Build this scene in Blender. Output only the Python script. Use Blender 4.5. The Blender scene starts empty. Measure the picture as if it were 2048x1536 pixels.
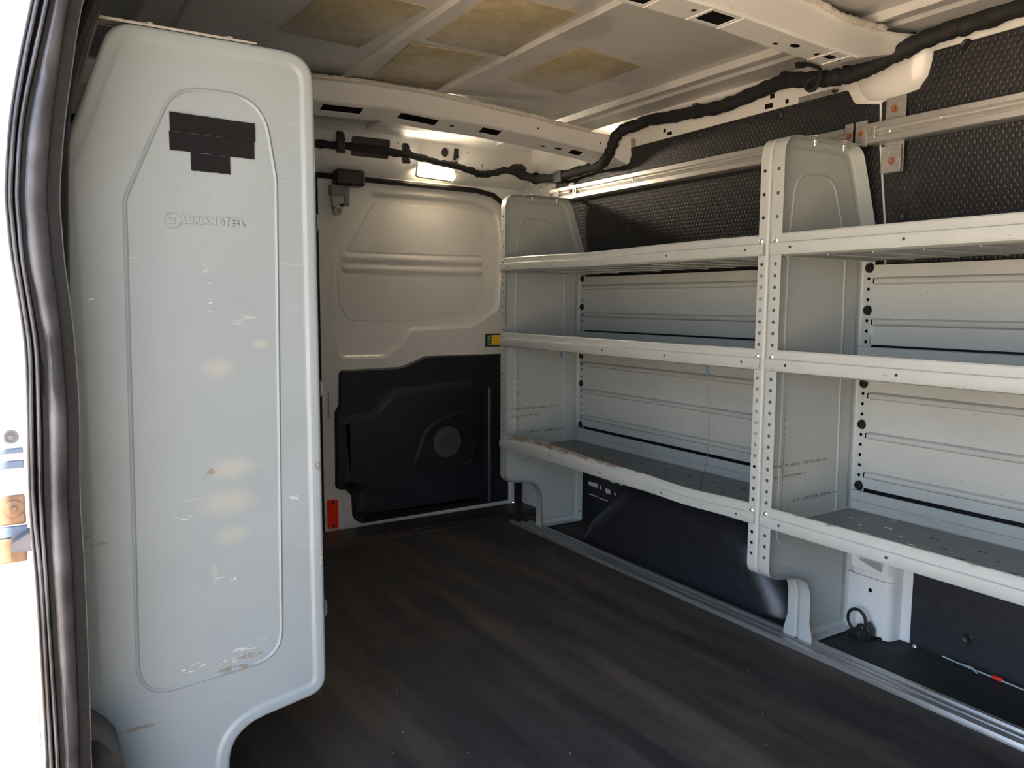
import bpy, bmesh, math, random
from mathutils import Vector, Matrix
from mathutils.geometry import tessellate_polygon
# Cargo van seen through its side door. All dimensions below are written in inches (x = towards the front of
# the van, y = towards the driver's side wall, z = up, zero on the lowest shelf bolt, floor at FZ).
IN = 0.0254
FZ = -13.4
random.seed(4)
rnd = random.Random(7)
sc = bpy.context.scene
COL = sc.collection

def W(x, y, z):
    return Vector((x * IN, y * IN, (z - FZ) * IN))

# ------------------------------------------------------------------ camera, sky, sun, exposure
cam = bpy.data.cameras.new('camera')
camo = bpy.data.objects.new('camera', cam)
COL.objects.link(camo)
yaw, pitch, roll = math.radians(32.2565), math.radians(5.9341), math.radians(0.25176)
fw = Vector((-math.cos(yaw) * math.cos(pitch), math.sin(yaw) * math.cos(pitch), -math.sin(pitch)))
rt = fw.cross(Vector((0, 0, 1))).normalized()
up = rt.cross(fw)
r2 = rt * math.cos(roll) + up * math.sin(roll)
u2 = up * math.cos(roll) - rt * math.sin(roll)
mw = Matrix((r2, u2, -fw)).transposed().to_4x4()
mw.translation = W(46.205, -55.401, 18.575)
camo.matrix_world = mw
cam.sensor_width = 36
cam.lens = 1564.1 / 2048 * 36
cam.clip_start = 0.01
cam.clip_end = 500
sc.camera = camo

world = bpy.data.worlds.new('world')
sc.world = world
world.use_nodes = True
wn = world.node_tree.nodes
bg = wn['Background']
# hazy daylight: bright pale horizon, deeper blue overhead, the same all round
wtc = wn.new('ShaderNodeTexCoord')
wsp = wn.new('ShaderNodeSeparateXYZ')
wrp = wn.new('ShaderNodeValToRGB')
el = wrp.color_ramp.elements
el.new(.25)
el.new(.6)
for e_, (p_, c_) in zip(el, ((0, (.92, .99, 1.06)), (.2, (.72, .86, 1.07)), (.5, (.47, .68, 1.04)), (1, (.30, .50, .92)))):
    e_.position = p_
    e_.color = (*c_, 1)
wl = world.node_tree.links
wl.new(wtc.outputs['Generated'], wsp.inputs[0])
wl.new(wsp.outputs[2], wrp.inputs[0])
wl.new(wrp.outputs[0], bg.inputs[0])
bg.inputs[1].default_value = 2.15

sun = bpy.data.lights.new('sun', 'SUN')
sun.energy = 14.0
sun.angle = math.radians(0.6)
sun.color = (1.0, 0.93, 0.82)
suno = bpy.data.objects.new('sun', sun)
COL.objects.link(suno)
sd = Vector((math.cos(math.radians(42)), 0.004, math.sin(math.radians(42))))
suno.rotation_euler = sd.to_track_quat('Z', 'Y').to_euler()
suno.location = (3, 0, 6)

sc.view_settings.view_transform = 'Standard'
sc.view_settings.look = 'None'
sc.view_settings.exposure = 1.5
sc.view_settings.gamma = 1.0
sc.view_settings.use_curve_mapping = False
sc.cycles.max_bounces = 12
sc.cycles.diffuse_bounces = 8
sc.cycles.use_denoising = True

# ------------------------------------------------------------------ materials
def nmat(name):
    m = bpy.data.materials.new(name)
    m.use_nodes = True
    nt = m.node_tree
    return m, nt, nt.nodes['Principled BSDF']

def N(nt, t, **kw):
    n = nt.nodes.new(t)
    for k, v in kw.items():
        if k.startswith('i_'):
            key = k[2:]
            n.inputs[int(key) if key.isdigit() else key.replace('_', ' ')].default_value = v
        else:
            setattr(n, k, v)
    return n

def L(nt, a, b):
    nt.links.new(a, b)

def geo_in(nt):
    """position in inches, in the van's own axes"""
    g = N(nt, 'ShaderNodeNewGeometry')
    v = N(nt, 'ShaderNodeVectorMath', operation='SCALE')
    v.inputs['Scale'].default_value = 1 / IN
    L(nt, g.outputs['Position'], v.inputs[0])
    o = N(nt, 'ShaderNodeVectorMath', operation='ADD')
    o.inputs[1].default_value = (0, 0, FZ)
    L(nt, v.outputs[0], o.inputs[0])
    return o.outputs[0]

def noise(nt, vec, scale, detail=3, rough=.55, stretch=None):
    if stretch:
        mp = N(nt, 'ShaderNodeMapping')
        mp.inputs['Scale'].default_value = stretch
        L(nt, vec, mp.inputs[0])
        vec = mp.outputs[0]
    n = N(nt, 'ShaderNodeTexNoise')
    n.inputs['Scale'].default_value = scale
    n.inputs['Detail'].default_value = detail
    n.inputs['Roughness'].default_value = rough
    L(nt, vec, n.inputs['Vector'])
    return n.outputs['Fac']

def ramp(nt, fac, stops):
    r = N(nt, 'ShaderNodeValToRGB')
    el = r.color_ramp.elements
    while len(el) < len(stops):
        el.new(0.5)
    for e, (p, c) in zip(el, stops):
        e.position = p
        e.color = (*c, 1) if len(c) == 3 else (c[0], c[0], c[0], 1)
    L(nt, fac, r.inputs[0])
    return r.outputs[0]

def mix(nt, fac, a, b, mode='MIX'):
    m = N(nt, 'ShaderNodeMix', data_type='RGBA', blend_type=mode)
    for sock, val in ((m.inputs[0], fac), (m.inputs[6], a), (m.inputs[7], b)):
        if hasattr(val, 'is_output') or hasattr(val, 'links'):
            L(nt, val, sock)
        else:
            sock.default_value = val if not isinstance(val, tuple) else (*val, 1)
    return m.outputs[2]

def math_(nt, op, a, b=None, c=None, clamp=False):
    m = N(nt, 'ShaderNodeMath', operation=op)
    m.use_clamp = clamp
    for i, v in enumerate((a, b, c)):
        if v is None:
            continue
        if isinstance(v, (int, float)):
            m.inputs[i].default_value = v
        else:
            L(nt, v, m.inputs[i])
    return m.outputs[0]

def bump(nt, bsdf, h, strength=.3, dist=.002):
    b = N(nt, 'ShaderNodeBump')
    b.inputs['Strength'].default_value = strength
    b.inputs['Distance'].default_value = dist
    L(nt, h, b.inputs['Height'])
    L(nt, b.outputs[0], bsdf.inputs['Normal'])

def spots(nt, pos, lst):
    """sum of soft ellipses (y, z, ry, rz, weight) on a wall facing x"""
    sep = N(nt, 'ShaderNodeSeparateXYZ')
    L(nt, pos, sep.inputs[0])
    acc = None
    for y, z, ry, rz, w in lst:
        a = math_(nt, 'POWER', math_(nt, 'MULTIPLY', math_(nt, 'ADD', sep.outputs[1], -y), 1 / ry), 2)
        b = math_(nt, 'POWER', math_(nt, 'MULTIPLY', math_(nt, 'ADD', sep.outputs[2], -z), 1 / rz), 2)
        d = math_(nt, 'SUBTRACT', 1, math_(nt, 'ADD', a, b), clamp=True)
        d = math_(nt, 'MULTIPLY', d, w)
        acc = d if acc is None else math_(nt, 'MAXIMUM', acc, d)
    return acc

def simple(name, col, rough=.5, metal=0., nscale=0, namt=.15, bscale=0, bstr=.2, coat=0., spec=None):
    m, nt, b = nmat(name)
    b.inputs['Roughness'].default_value = rough
    b.inputs['Metallic'].default_value = metal
    b.inputs['Coat Weight'].default_value = coat
    if spec is not None:
        b.inputs['Specular IOR Level'].default_value = spec
    pos = geo_in(nt)
    if nscale:
        f = noise(nt, pos, nscale, 4)
        lo = tuple(c * (1 - namt) for c in col)
        hi = tuple(min(1, c * (1 + namt)) for c in col)
        L(nt, ramp(nt, f, [(.3, lo), (.7, hi)]), b.inputs['Base Color'])
    else:
        b.inputs['Base Color'].default_value = (*col, 1)
    if bscale:
        bump(nt, b, noise(nt, pos, bscale, 3), bstr, .001)
    return m

def grey_paint(name, rust_z=None, rust=.0, stains=None, chips=None, col=(.425, .450, .430), worn=1.0, darts=None):
    m, nt, b = nmat(name)
    pos = geo_in(nt)
    big = noise(nt, pos, .12, 4)
    c = ramp(nt, big, [(.3, tuple(x * .95 for x in col)), (.7, tuple(x * 1.04 for x in col))])
    # light scratches in two directions
    s1 = noise(nt, pos, 1.0, 2, .5, (1.1, .35, 3.2))
    s2 = noise(nt, pos, 1.9, 2, .4, (.5, .5, .16))
    f1 = ramp(nt, s1, [(.70, (0,)), (.735, (1,))])
    brk = ramp(nt, noise(nt, pos, .35, 2), [(.5, (0,)), (.62, (1,))])
    sc_ = math_(nt, 'MULTIPLY', math_(nt, 'MULTIPLY', f1, brk), .5 * worn)
    c = mix(nt, sc_, c, (.62, .62, .58))
    dk = ramp(nt, noise(nt, pos, 1.4, 2, .6, (1, 1, 1.6)), [(.26, (1,)), (.29, (0,))])
    c = mix(nt, math_(nt, 'MULTIPLY', dk, .35 * worn), c, (.12, .11, .10))
    if stains:
        st = spots(nt, pos, stains)
        st = math_(nt, 'MULTIPLY', st, ramp(nt, noise(nt, pos, 1.2, 3), [(.25, (.6,)), (.7, (1,))]))
        c = mix(nt, math_(nt, 'MULTIPLY', st, .8), c, (.40, .38, .29))
    if chips:
        st = spots(nt, pos, chips)
        st = math_(nt, 'MULTIPLY', ramp(nt, st, [(.1, (0,)), (.25, (1,))]), ramp(nt, noise(nt, pos, 4, 2, .6, (1, .5, 2.5)), [(.60, (0,)), (.66, (1,))]))
        c = mix(nt, math_(nt, 'MULTIPLY', st, .6), c, (.66, .66, .63))
    if darts:
        st = spots(nt, pos, darts)
        st = math_(nt, 'MULTIPLY', ramp(nt, st, [(.05, (0,)), (.25, (1,))]), ramp(nt, noise(nt, pos, 4, 2), [(.42, (0,)), (.5, (1,))]))
        c = mix(nt, math_(nt, 'MULTIPLY', st, .7), c, (.16, .12, .08))
    rough = .38
    if rust_z is not None:
        sep = N(nt, 'ShaderNodeSeparateXYZ')
        L(nt, pos, sep.inputs[0])
        e = N(nt, 'ShaderNodeMapRange')
        e.inputs[1].default_value = rust_z - .55
        e.inputs[2].default_value = rust_z
        L(nt, sep.outputs[2], e.inputs[0])
        xx = N(nt, 'ShaderNodeMapRange')     # the left end is the most worn
        xx.inputs[1].default_value = -5
        xx.inputs[2].default_value = -30
        xx.inputs[3].default_value = .0
        xx.inputs[4].default_value = .17
        L(nt, sep.outputs[0], xx.inputs[0])
        n = noise(nt, pos, .9, 5, .65, (.5, 1, 1.2))
        t = math_(nt, 'ADD', math_(nt, 'ADD', n, math_(nt, 'MULTIPLY', e.outputs[0], .24)), math_(nt, 'ADD', xx.outputs[0], rust))
        fy = N(nt, 'ShaderNodeMapRange')
        fy.inputs[1].default_value = 1.0
        fy.inputs[2].default_value = 3.0
        fy.inputs[3].default_value = 0.0
        fy.inputs[4].default_value = -.5
        L(nt, sep.outputs[1], fy.inputs[0])
        t = math_(nt, 'ADD', t, fy.outputs[0])
        rm = ramp(nt, t, [(.84, (0,)), (.95, (1,))])
        rc = ramp(nt, noise(nt, pos, 3, 4), [(.3, (.10, .055, .03)), (.55, (.22, .13, .08)), (.75, (.36, .33, .28))])
        c = mix(nt, math_(nt, 'MULTIPLY', rm, .85), c, rc)
        dots = ramp(nt, noise(nt, pos, 3.2, 2, .5), [(.72, (0,)), (.75, (1,))])
        c = mix(nt, math_(nt, 'MULTIPLY', dots, .6), c, (.30, .17, .10))
    L(nt, c, b.inputs['Base Color'])
    rr = ramp(nt, noise(nt, pos, .5, 3), [(.3, (rough - .06,)), (.7, (rough + .08,))])
    L(nt, rr, b.inputs['Roughness'])
    bump(nt, b, noise(nt, pos, .25, 2), .12, .01)
    return m

def hexmat():
    m, nt, b = nmat('honeycomb_liner')
    pos = geo_in(nt)
    sep = N(nt, 'ShaderNodeSeparateXYZ')
    L(nt, pos, sep.inputs[0])
    P = .5
    px = math_(nt, 'ADD', math_(nt, 'MULTIPLY', sep.outputs[0], 1 / P), 400.)
    pz = math_(nt, 'ADD', math_(nt, 'MULTIPLY', sep.outputs[2], 1 / P), 400.)
    S3 = 1.7320508
    def cell(ox, oz):
        a = math_(nt, 'ADD', math_(nt, 'MODULO', math_(nt, 'ADD', px, ox), 1.0), -.5)
        c = math_(nt, 'ADD', math_(nt, 'MODULO', math_(nt, 'ADD', pz, oz), S3), -S3 / 2)
        return math_(nt, 'ADD', math_(nt, 'POWER', a, 2), math_(nt, 'POWER', c, 2))
    d = math_(nt, 'SQRT', math_(nt, 'MINIMUM', cell(0, 0), cell(.5, S3 / 2)))
    h = N(nt, 'ShaderNodeMapRange', interpolation_type='SMOOTHSTEP')
    h.inputs[1].default_value = .30
    h.inputs[2].default_value = .50
    h.inputs[3].default_value = 1.0
    h.inputs[4].default_value = 0.0
    L(nt, d, h.inputs[0])
    dirt = noise(nt, pos, .35, 5, .65)
    dm = ramp(nt, dirt, [(.58, (0,)), (.8, (1,))])
    scr = ramp(nt, noise(nt, pos, .8, 3, .6, (.35, 1, 3)), [(.70, (0,)), (.74, (1,))])
    c = mix(nt, math_(nt, 'MULTIPLY', dm, .5), (.0175, .0175, .019), (.055, .049, .042))
    c = mix(nt, math_(nt, 'MULTIPLY', scr, .5), c, (.16, .14, .12))
    L(nt, c, b.inputs['Base Color'])
    b.inputs['Roughness'].default_value = .42
    bump(nt, b, h.outputs[0], .5, .0012)
    return m

def floormat():
    m, nt, b = nmat('rubber_mat')
    pos = geo_in(nt)
    n1 = noise(nt, pos, .16, 5, .6, (.35, 1, 1))
    n2 = noise(nt, pos, .11, 4, .6, (.22, 1.5, 1))
    fine = noise(nt, pos, 9, 2, .7)
    c = ramp(nt, n1, [(.35, (.020, .020, .022)), (.7, (.040, .039, .039))])
    c = mix(nt, math_(nt, 'MULTIPLY', ramp(nt, n2, [(.47, (0,)), (.68, (1,))]), .8), c, (.092, .076, .062))
    c = mix(nt, .35, c, ramp(nt, fine, [(.3, (.2,)), (.75, (1,))]), 'MULTIPLY')
    sp = ramp(nt, noise(nt, pos, 4.5, 1, .5), [(.77, (0,)), (.79, (1,))])
    c = mix(nt, math_(nt, 'MULTIPLY', sp, .4), c, (.11, .10, .09))
    L(nt, c, b.inputs['Base Color'])
    b.inputs['Roughness'].default_value = .72
    b.inputs['Specular IOR Level'].default_value = .35
    bump(nt, b, fine, .35, .0012)
    return m

def roofmat():
    m, nt, b = nmat('roof_primer')
    pos = geo_in(nt)
    n = noise(nt, pos, .085, 2, .4, (1, 1.3, 1))
    c = ramp(nt, n, [(.38, (.42, .41, .40)), (.42, (.53, .52, .505)), (.60, (.54, .53, .515)), (.64, (.44, .43, .42))])
    L(nt, c, b.inputs['Base Color'])
    b.inputs['Roughness'].default_value = .3
    b.inputs['Coat Weight'].default_value = .25
    b.inputs['Coat Roughness'].default_value = .15
    bump(nt, b, noise(nt, pos, .08, 2), .2, .02)
    return m

def padmat():
    m, nt, b = nmat('deadening_pad')
    pos = geo_in(nt)
    c = ramp(nt, noise(nt, pos, .6, 5, .65), [(.25, (.30, .25, .145)), (.55, (.41, .345, .215)), (.8, (.47, .40, .26))])
    c = mix(nt, math_(nt, 'MULTIPLY', ramp(nt, noise(nt, pos, .9, 3, .6, (2, .3, 1)), [(.7, (0,)), (.74, (1,))]), .5), c, (.09, .07, .04))
    L(nt, c, b.inputs['Base Color'])
    b.inputs['Roughness'].default_value = .17
    bump(nt, b, noise(nt, pos, 2.2, 5, .7), .3, .002)
    return m

def whitemat(name='body_white', col=(.74, .73, .71), scuff=1.):
    m, nt, b = nmat(name)
    pos = geo_in(nt)
    c = ramp(nt, noise(nt, pos, .15, 3), [(.3, tuple(x * .96 for x in col)), (.7, col)])
    s = ramp(nt, noise(nt, pos, 1.6, 3, .5, (1, 1, 1.8)), [(.755, (0,)), (.775, (1,))])
    g = ramp(nt, noise(nt, pos, .22, 2), [(.5, (0,)), (.6, (1,))])
    c = mix(nt, math_(nt, 'MULTIPLY', math_(nt, 'MULTIPLY', s, g), .75 * scuff), c, (.10, .09, .08))
    L(nt, c, b.inputs['Base Color'])
    b.inputs['Roughness'].default_value = .3
    b.inputs['Coat Weight'].default_value = .5
    b.inputs['Coat Roughness'].default_value = .08
    return m

def alumat(name='aluminium', col=(.78, .77, .74), rough=.32, dirty=0.):
    m, nt, b = nmat(name)
    pos = geo_in(nt)
    n = noise(nt, pos, 2, 2, .5, (.012, 2.5, 2.5))
    c = ramp(nt, n, [(.3, tuple(x * .9 for x in col)), (.7, col)])
    if dirty:
        d = noise(nt, pos, .7, 5, .7, (.25, 1.5, 1))
        c = mix(nt, math_(nt, 'MULTIPLY', ramp(nt, d, [(.42, (0,)), (.7, (1,))]), dirty), c, (.12, .11, .10))
    L(nt, c, b.inputs['Base Color'])
    b.inputs['Metallic'].default_value = .85
    L(nt, ramp(nt, n, [(.3, (rough + .12,)), (.7, (rough,))]), b.inputs['Roughness'])
    return m

def meshmat():
    m, nt, b = nmat('speaker_mesh')
    pos = geo_in(nt)
    v = N(nt, 'ShaderNodeTexVoronoi')
    v.inputs['Scale'].default_value = 5.5
    v.inputs['Randomness'].default_value = .15
    L(nt, pos, v.inputs['Vector'])
    L(nt, ramp(nt, v.outputs['Distance'], [(.22, (.006, .006, .007)), (.36, (.05, .058, .065))]), b.inputs['Base Color'])
    b.inputs['Roughness'].default_value = .5
    return m

STAINS = [(-45.3, 8.95, 1.5, .75, .55), (-45.6, 7.0, 1.9, .95, .55), (-45.45, 5.0, 1.2, .7, .5), (-45.9, 14.8, 1.1, .7, .45),
          (-43.5, 16.1, .5, .35, .6), (-46.5, 3.0, .22, .7, .5)]
CHIPS = [(-46.5, -2.5, 2.2, .35, 1), (-45.0, -2.1, 1.4, .3, 1), (-45.9, 2.4, .7, .5, 1), (-48.2, 6.4, 1.0, .12, 1), (-46.4, 20.4, .14, 1.2, 1),
         (-46.2, 19.0, .10, 1.4, 1), (-52.1, 18.6, .16, .16, 1), (-41.7, 6.8, .4, .2, 1), (-40.1, 8.4, .25, .4, 1), (-40.2, 2.0, .2, 1, 1), (-48.1, 25.6, .3, .2, 1)]
DARTS = [(-50.8, -5.25, 1.1, .13, 1), (-53.2, 6.1, .6, .1, 1), (-52.3, 5.6, .5, .12, 1), (-46.5, 8.9, .3, .2, 1), (-40.25, 8.6, .25, .3, 1),
         (-45.6, -3.1, 1.0, .2, .9), (-44.6, -2.5, .8, .15, .9)]
M_PART = grey_paint('grey_paint_partition_dimmed', col=(.228, .262, .276), stains=STAINS, chips=CHIPS, darts=DARTS, worn=.45)  # same paint as the shelving, darkened to hold down the light on this panel
M_GREY = grey_paint('grey_paint', chips=[(5.6, 2.2, 4.6, 1.3, .8), (2.5, 7, .5, 2.5, .5)], darts=[(5.2, 3.9, 5.2, .16, 1), (7.5, .5, 4, .2, 1), (4, 2.9, 3, .12, .8), (2.9, 5, .1, 8, .5)])
M_LIP = [grey_paint('grey_paint_shelf_%s' % n, rust_z=z + .62, rust=r) for n, z, r in (('low', 0, .05), ('mid', 14, -.12), ('top', 24, -.01))]
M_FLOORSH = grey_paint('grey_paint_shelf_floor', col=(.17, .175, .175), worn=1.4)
M_WHITE = whitemat()
M_DOOR = whitemat('door_white', (.66, .64, .61), 1.3)
M_HEX = hexmat()
M_LINER = simple('black_liner', (.018, .019, .022), .5, nscale=1.5, namt=.3, bscale=4, bstr=.25)
M_ARCH = simple('wheel_arch_liner', (.020, .020, .025), .34, nscale=1.2, namt=.35, bscale=10, bstr=.25)
M_TRIM = simple('black_trim', (.0085, .0100, .0145), .45, nscale=2, namt=.2, bscale=12, bstr=.3)
M_MAT = floormat()
M_SILL = simple('sill_plate', (.022, .020, .018), .45, nscale=1.5, namt=.4, bscale=1.5, bstr=.5)
M_ROOF = roofmat()
M_PAD = padmat()
M_SEALER = simple('seam_sealer', (.60, .56, .49), .7, nscale=2, namt=.15, bscale=5, bstr=.6)
M_ALU = alumat(rough=.30)
M_FRAIL = alumat('floor_rail_aluminium', (.72, .72, .71), .26, .35)
M_BRKT = simple('galvanised_bracket', (.34, .33, .31), .45, .35, nscale=3, namt=.2)
M_COPPER = simple('rusty_bolt', (.34, .13, .07), .55, .3, nscale=6, namt=.4)
M_BOLT = simple('zinc_bolt', (.72, .71, .68), .3, .8)
M_RUBBER = simple('black_rubber', (.012, .012, .013), .5, nscale=3, namt=.25, spec=.3)
M_SEALGREY = simple('weathered_seal', (.055, .055, .064), .45, nscale=.35, namt=.75, bscale=1.2, bstr=.2)
M_SEALLIP = simple('pale_seal_edge', (.055, .055, .06), .4, nscale=.6, namt=.3)
M_TAPE = simple('loom_tape', (.010, .010, .011), .75, nscale=4, namt=.4, bscale=2.2, bstr=.8)
M_HOOK = simple('hook_tape_fabric', (.011, .011, .012), .95, bscale=14, bstr=.6, spec=.08)
M_PLASTIC = simple('black_plastic', (.014, .014, .015), .4)
M_DARK = simple('hollow_shade', (.008, .007, .007), .9, spec=.05)  # near-black for the insides of holes and hollows, shade put into the colour
M_RED = simple('red_reflector', (1.0, .03, .012), .25, coat=.5)
M_REDCAP = simple('red_cap', (.75, .04, .02), .35)
M_GREEN = simple('green_label', (.02, .16, .09), .4)
M_YELLOW = simple('yellow_label', (.78, .50, .02), .4)
M_GREYPL = simple('grey_plastic', (.20, .20, .20), .45)
M_WIRE = simple('steel_wire', (.12, .12, .12), .4, .6)
M_BLUE = simple('blue_sleeve', (.06, .20, .42), .5)
M_TIE = simple('clear_tie', (.42, .50, .52), .3)
M_GLOVE = simple('pale_crumb', (.55, .52, .42), .8)
M_SMESH = meshmat()
M_LATCH = simple('rusty_hinge_plate', (.135, .075, .04), .6, 0, nscale=1.2, namt=.35)
M_BLUEST = simple('blue_steel', (.06, .09, .14), .5, 0)
M_GROUND = simple('concrete_yard', (.70, .50, .30), .9, nscale=.02, namt=.15)

m_, nt_, b_ = nmat('lamp_lens')
b_.inputs['Base Color'].default_value = (.9, .85, .75, 1)
b_.inputs['Emission Color'].default_value = (1, .84, .62, 1)
b_.inputs['Emission Strength'].default_value = 43
M_LAMP = m_

# ------------------------------------------------------------------ mesh tools
class MB:
    def __init__(self):
        self.v, self.f, self.m = [], [], []

    def add(self, vs, fs, mi=0):
        o = len(self.v)
        self.v += [tuple(p) for p in vs]
        self.f += [tuple(i + o for i in q) for q in fs]
        self.m += [mi] * len(fs)
        return self

    def box(self, x0, x1, y0, y1, z0, z1, mi=0):
        vs = [(x, y, z) for x in (x0, x1) for y in (y0, y1) for z in (z0, z1)]
        return self.add(vs, [(0, 1, 3, 2), (4, 6, 7, 5), (0, 4, 5, 1), (2, 3, 7, 6), (0, 2, 6, 4), (1, 5, 7, 3)], mi)

    def grid(self, rows, closed=False, mi=0):
        n = len(rows[0])
        vs = [p for r in rows for p in r]
        fs = []
        for i in range(len(rows) - 1):
            for j in range(n if closed else n - 1):
                k = (j + 1) % n
                fs.append((i * n + j, i * n + k, (i + 1) * n + k, (i + 1) * n + j))
        return self.add(vs, fs, mi)

    def tube(self, pts, r, n=10, mi=0, cap=True, closed=False):
        pts = [Vector(p) for p in pts]
        rows = []
        prev = None
        for i, p in enumerate(pts):
            a = pts[i - 1] if (i or closed) else pts[0]
            b = pts[(i + 1) % len(pts)] if (i < len(pts) - 1 or closed) else pts[-1]
            t = (b - a).normalized()
            if prev is None:
                prev = t.orthogonal().normalized()
            u = (prev - t * prev.dot(t)).normalized()
            prev = u
            w = t.cross(u)
            rr = r(i) if callable(r) else r
            rows.append([p + (u * math.cos(2 * math.pi * k / n) + w * math.sin(2 * math.pi * k / n)) * rr for k in range(n)])
        if closed:
            rows.append(rows[0])
        o = len(self.v)
        self.grid(rows, True, mi)
        if cap and not closed:
            self.f.append(tuple(range(o, o + n))[::-1])
            e = o + (len(rows) - 1) * n
            self.f.append(tuple(range(e, e + n)))
            self.m += [mi, mi]
        return self

    def lathe(self, c, axis, prof, n=16, mi=0):
        """prof: (distance along axis, radius)"""
        c, ax = Vector(c), Vector(axis).normalized()
        u = ax.orthogonal().normalized()
        w = ax.cross(u)
        rows = [[c + ax * d + (u * math.cos(2 * math.pi * k / n) + w * math.sin(2 * math.pi * k / n)) * max(r, 1e-4) for k in range(n)] for d, r in prof]
        return self.grid(rows, True, mi)

    def face(self, loops, P, mi=0):
        """flat polygon with holes; loops of 2-D points, P maps 2-D to 3-D"""
        ls = [[Vector((a, b, 0)) for a, b in lp] for lp in loops]
        tr = tessellate_polygon(ls)
        flat = [q for lp in loops for q in lp]
        return self.add([P(*q) for q in flat], [tuple(t) for t in tr], mi)

    def plate(self, outer, holes, P, d, back=True, mi=0):
        """sheet of thickness d (along P's third argument, from 0 to d)"""
        self.face([outer] + holes, lambda a, b: P(a, b, 0), mi)
        if back:
            self.face([outer] + holes, lambda a, b: P(a, b, d), mi)
        for lp in [outer] + holes:
            self.grid([[P(a, b, 0) for a, b in lp], [P(a, b, d) for a, b in lp]], True, mi)
        return self

    def relief(self, poly, rings, P, cap=True, mi=0):
        """nested offsets of poly: (inset, depth)"""
        rows = [[P(a, b, d) for a, b in offset(poly, o)] for o, d in rings]
        self.grid(rows, True, mi)
        if cap:
            o, d = rings[-1]
            self.face([offset(poly, o)], lambda a, b: P(a, b, d), mi)
        return self

    def cell(self, P, u0, u1, v0, v1, hole=None, mi=0):
        if hole is None:
            return self.add([P(u0, v0), P(u1, v0), P(u1, v1), P(u0, v1)], [(0, 1, 2, 3)], mi)
        cu, cv, ru, rv = hole
        cs = [P(u1, v1), P(u0, v1), P(u0, v0), P(u1, v0)]
        os_ = [P(cu + ru * math.cos(k * math.pi / 4), cv + rv * math.sin(k * math.pi / 4)) for k in range(8)]
        fs = []
        for i in range(4):
            a = (2 * i) % 8
            b = (2 * i + 1) % 8
            c = (2 * i + 2) % 8
            fs += [(i, 4 + a, 4 + b), (i, 4 + b, 4 + c), (i, 4 + c, (i + 1) % 4)]
        return self.add(cs + os_, fs, mi)

def offset(poly, d):
    n = len(poly)
    area = sum(poly[i][0] * poly[(i + 1) % n][1] - poly[(i + 1) % n][0] * poly[i][1] for i in range(n))
    sg = 1 if area > 0 else -1
    out = []
    for i in range(n):
        p0, p1, p2 = Vector(poly[i - 1]), Vector(poly[i]), Vector(poly[(i + 1) % n])
        e1, e2 = (p1 - p0), (p2 - p1)
        e1 = e1.normalized() if e1.length > 1e-9 else e2.normalized()
        e2 = e2.normalized() if e2.length > 1e-9 else e1
        n1 = Vector((-e1.y, e1.x)) * sg
        n2 = Vector((-e2.y, e2.x)) * sg
        k = max(.35, 1 + n1.dot(n2))
        q = p1 + (n1 + n2) * (d / k)
        out.append((q.x, q.y))
    return out

def rpoly(pts, seg=6):
    """polygon with rounded corners: (a, b, radius)"""
    out = []
    n = len(pts)
    for i in range(n):
        a, b, r = pts[i]
        p = Vector((a, b))
        q0 = Vector(pts[i - 1][:2]) - p
        q1 = Vector(pts[(i + 1) % n][:2]) - p
        if r <= 0:
            out.append((a, b))
            continue
        ang = q0.angle(q1)
        t = min(r / math.tan(ang / 2), q0.length * .49, q1.length * .49)
        s, e = p + q0.normalized() * t, p + q1.normalized() * t
        for k in range(seg + 1):
            w = k / seg
            z = s * (1 - w) ** 2 + p * 2 * w * (1 - w) + e * w ** 2
            out.append((z.x, z.y))
    return out

def circ(a, b, r, n=16, rb=None):
    rb = rb or r
    return [(a + r * math.cos(2 * math.pi * k / n), b + rb * math.sin(2 * math.pi * k / n)) for k in range(n)]

ORG = {}

def finish(o):
    me = o.data
    bm = bmesh.new()
    bm.from_mesh(me)
    bmesh.ops.remove_doubles(bm, verts=bm.verts, dist=2e-5)
    bmesh.ops.recalc_face_normals(bm, faces=bm.faces)
    bm.to_mesh(me)
    bm.free()

def obj(name, mb, mats, parent=None, at=None, bevel=0, smooth=True, ang=35, kind=None, label=None):
    """link mb as one mesh; coordinates of mb are van inches (or local to `at` when given)"""
    if not isinstance(mats, (list, tuple)):
        mats = [mats]
    root = parent
    org = ORG.get(parent.name if parent else None, (0, 0, FZ))
    me = bpy.data.meshes.new(name)
    if at is None:
        vs = [((x - org[0]) * IN, (y - org[1]) * IN, (z - org[2]) * IN) for x, y, z in mb.v]
    else:
        vs = [(x * IN, y * IN, z * IN) for x, y, z in mb.v]
    me.from_pydata(vs, [], mb.f)
    for m in mats:
        me.materials.append(m)
    if len(mats) > 1:
        me.polygons.foreach_set('material_index', mb.m)
    o = bpy.data.objects.new(name, me)
    COL.objects.link(o)
    finish(o)
    if smooth:
        me.polygons.foreach_set('use_smooth', [True] * len(me.polygons))
        me.set_sharp_from_angle(angle=math.radians(ang))
    if parent:
        o.parent = parent
    if at is not None:
        o.location = ((at[0] - org[0]) * IN, (at[1] - org[1]) * IN, (at[2] - org[2]) * IN)
        ORG[o.name] = at
    else:
        ORG[o.name] = org
    if bevel:
        b = o.modifiers.new('bevel', 'BEVEL')
        b.width = bevel * IN
        b.segments = 2
        b.limit_method = 'ANGLE'
        b.angle_limit = math.radians(40)
    if kind:
        o['kind'] = kind
    if label:
        o['label'] = label
    return o

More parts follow.
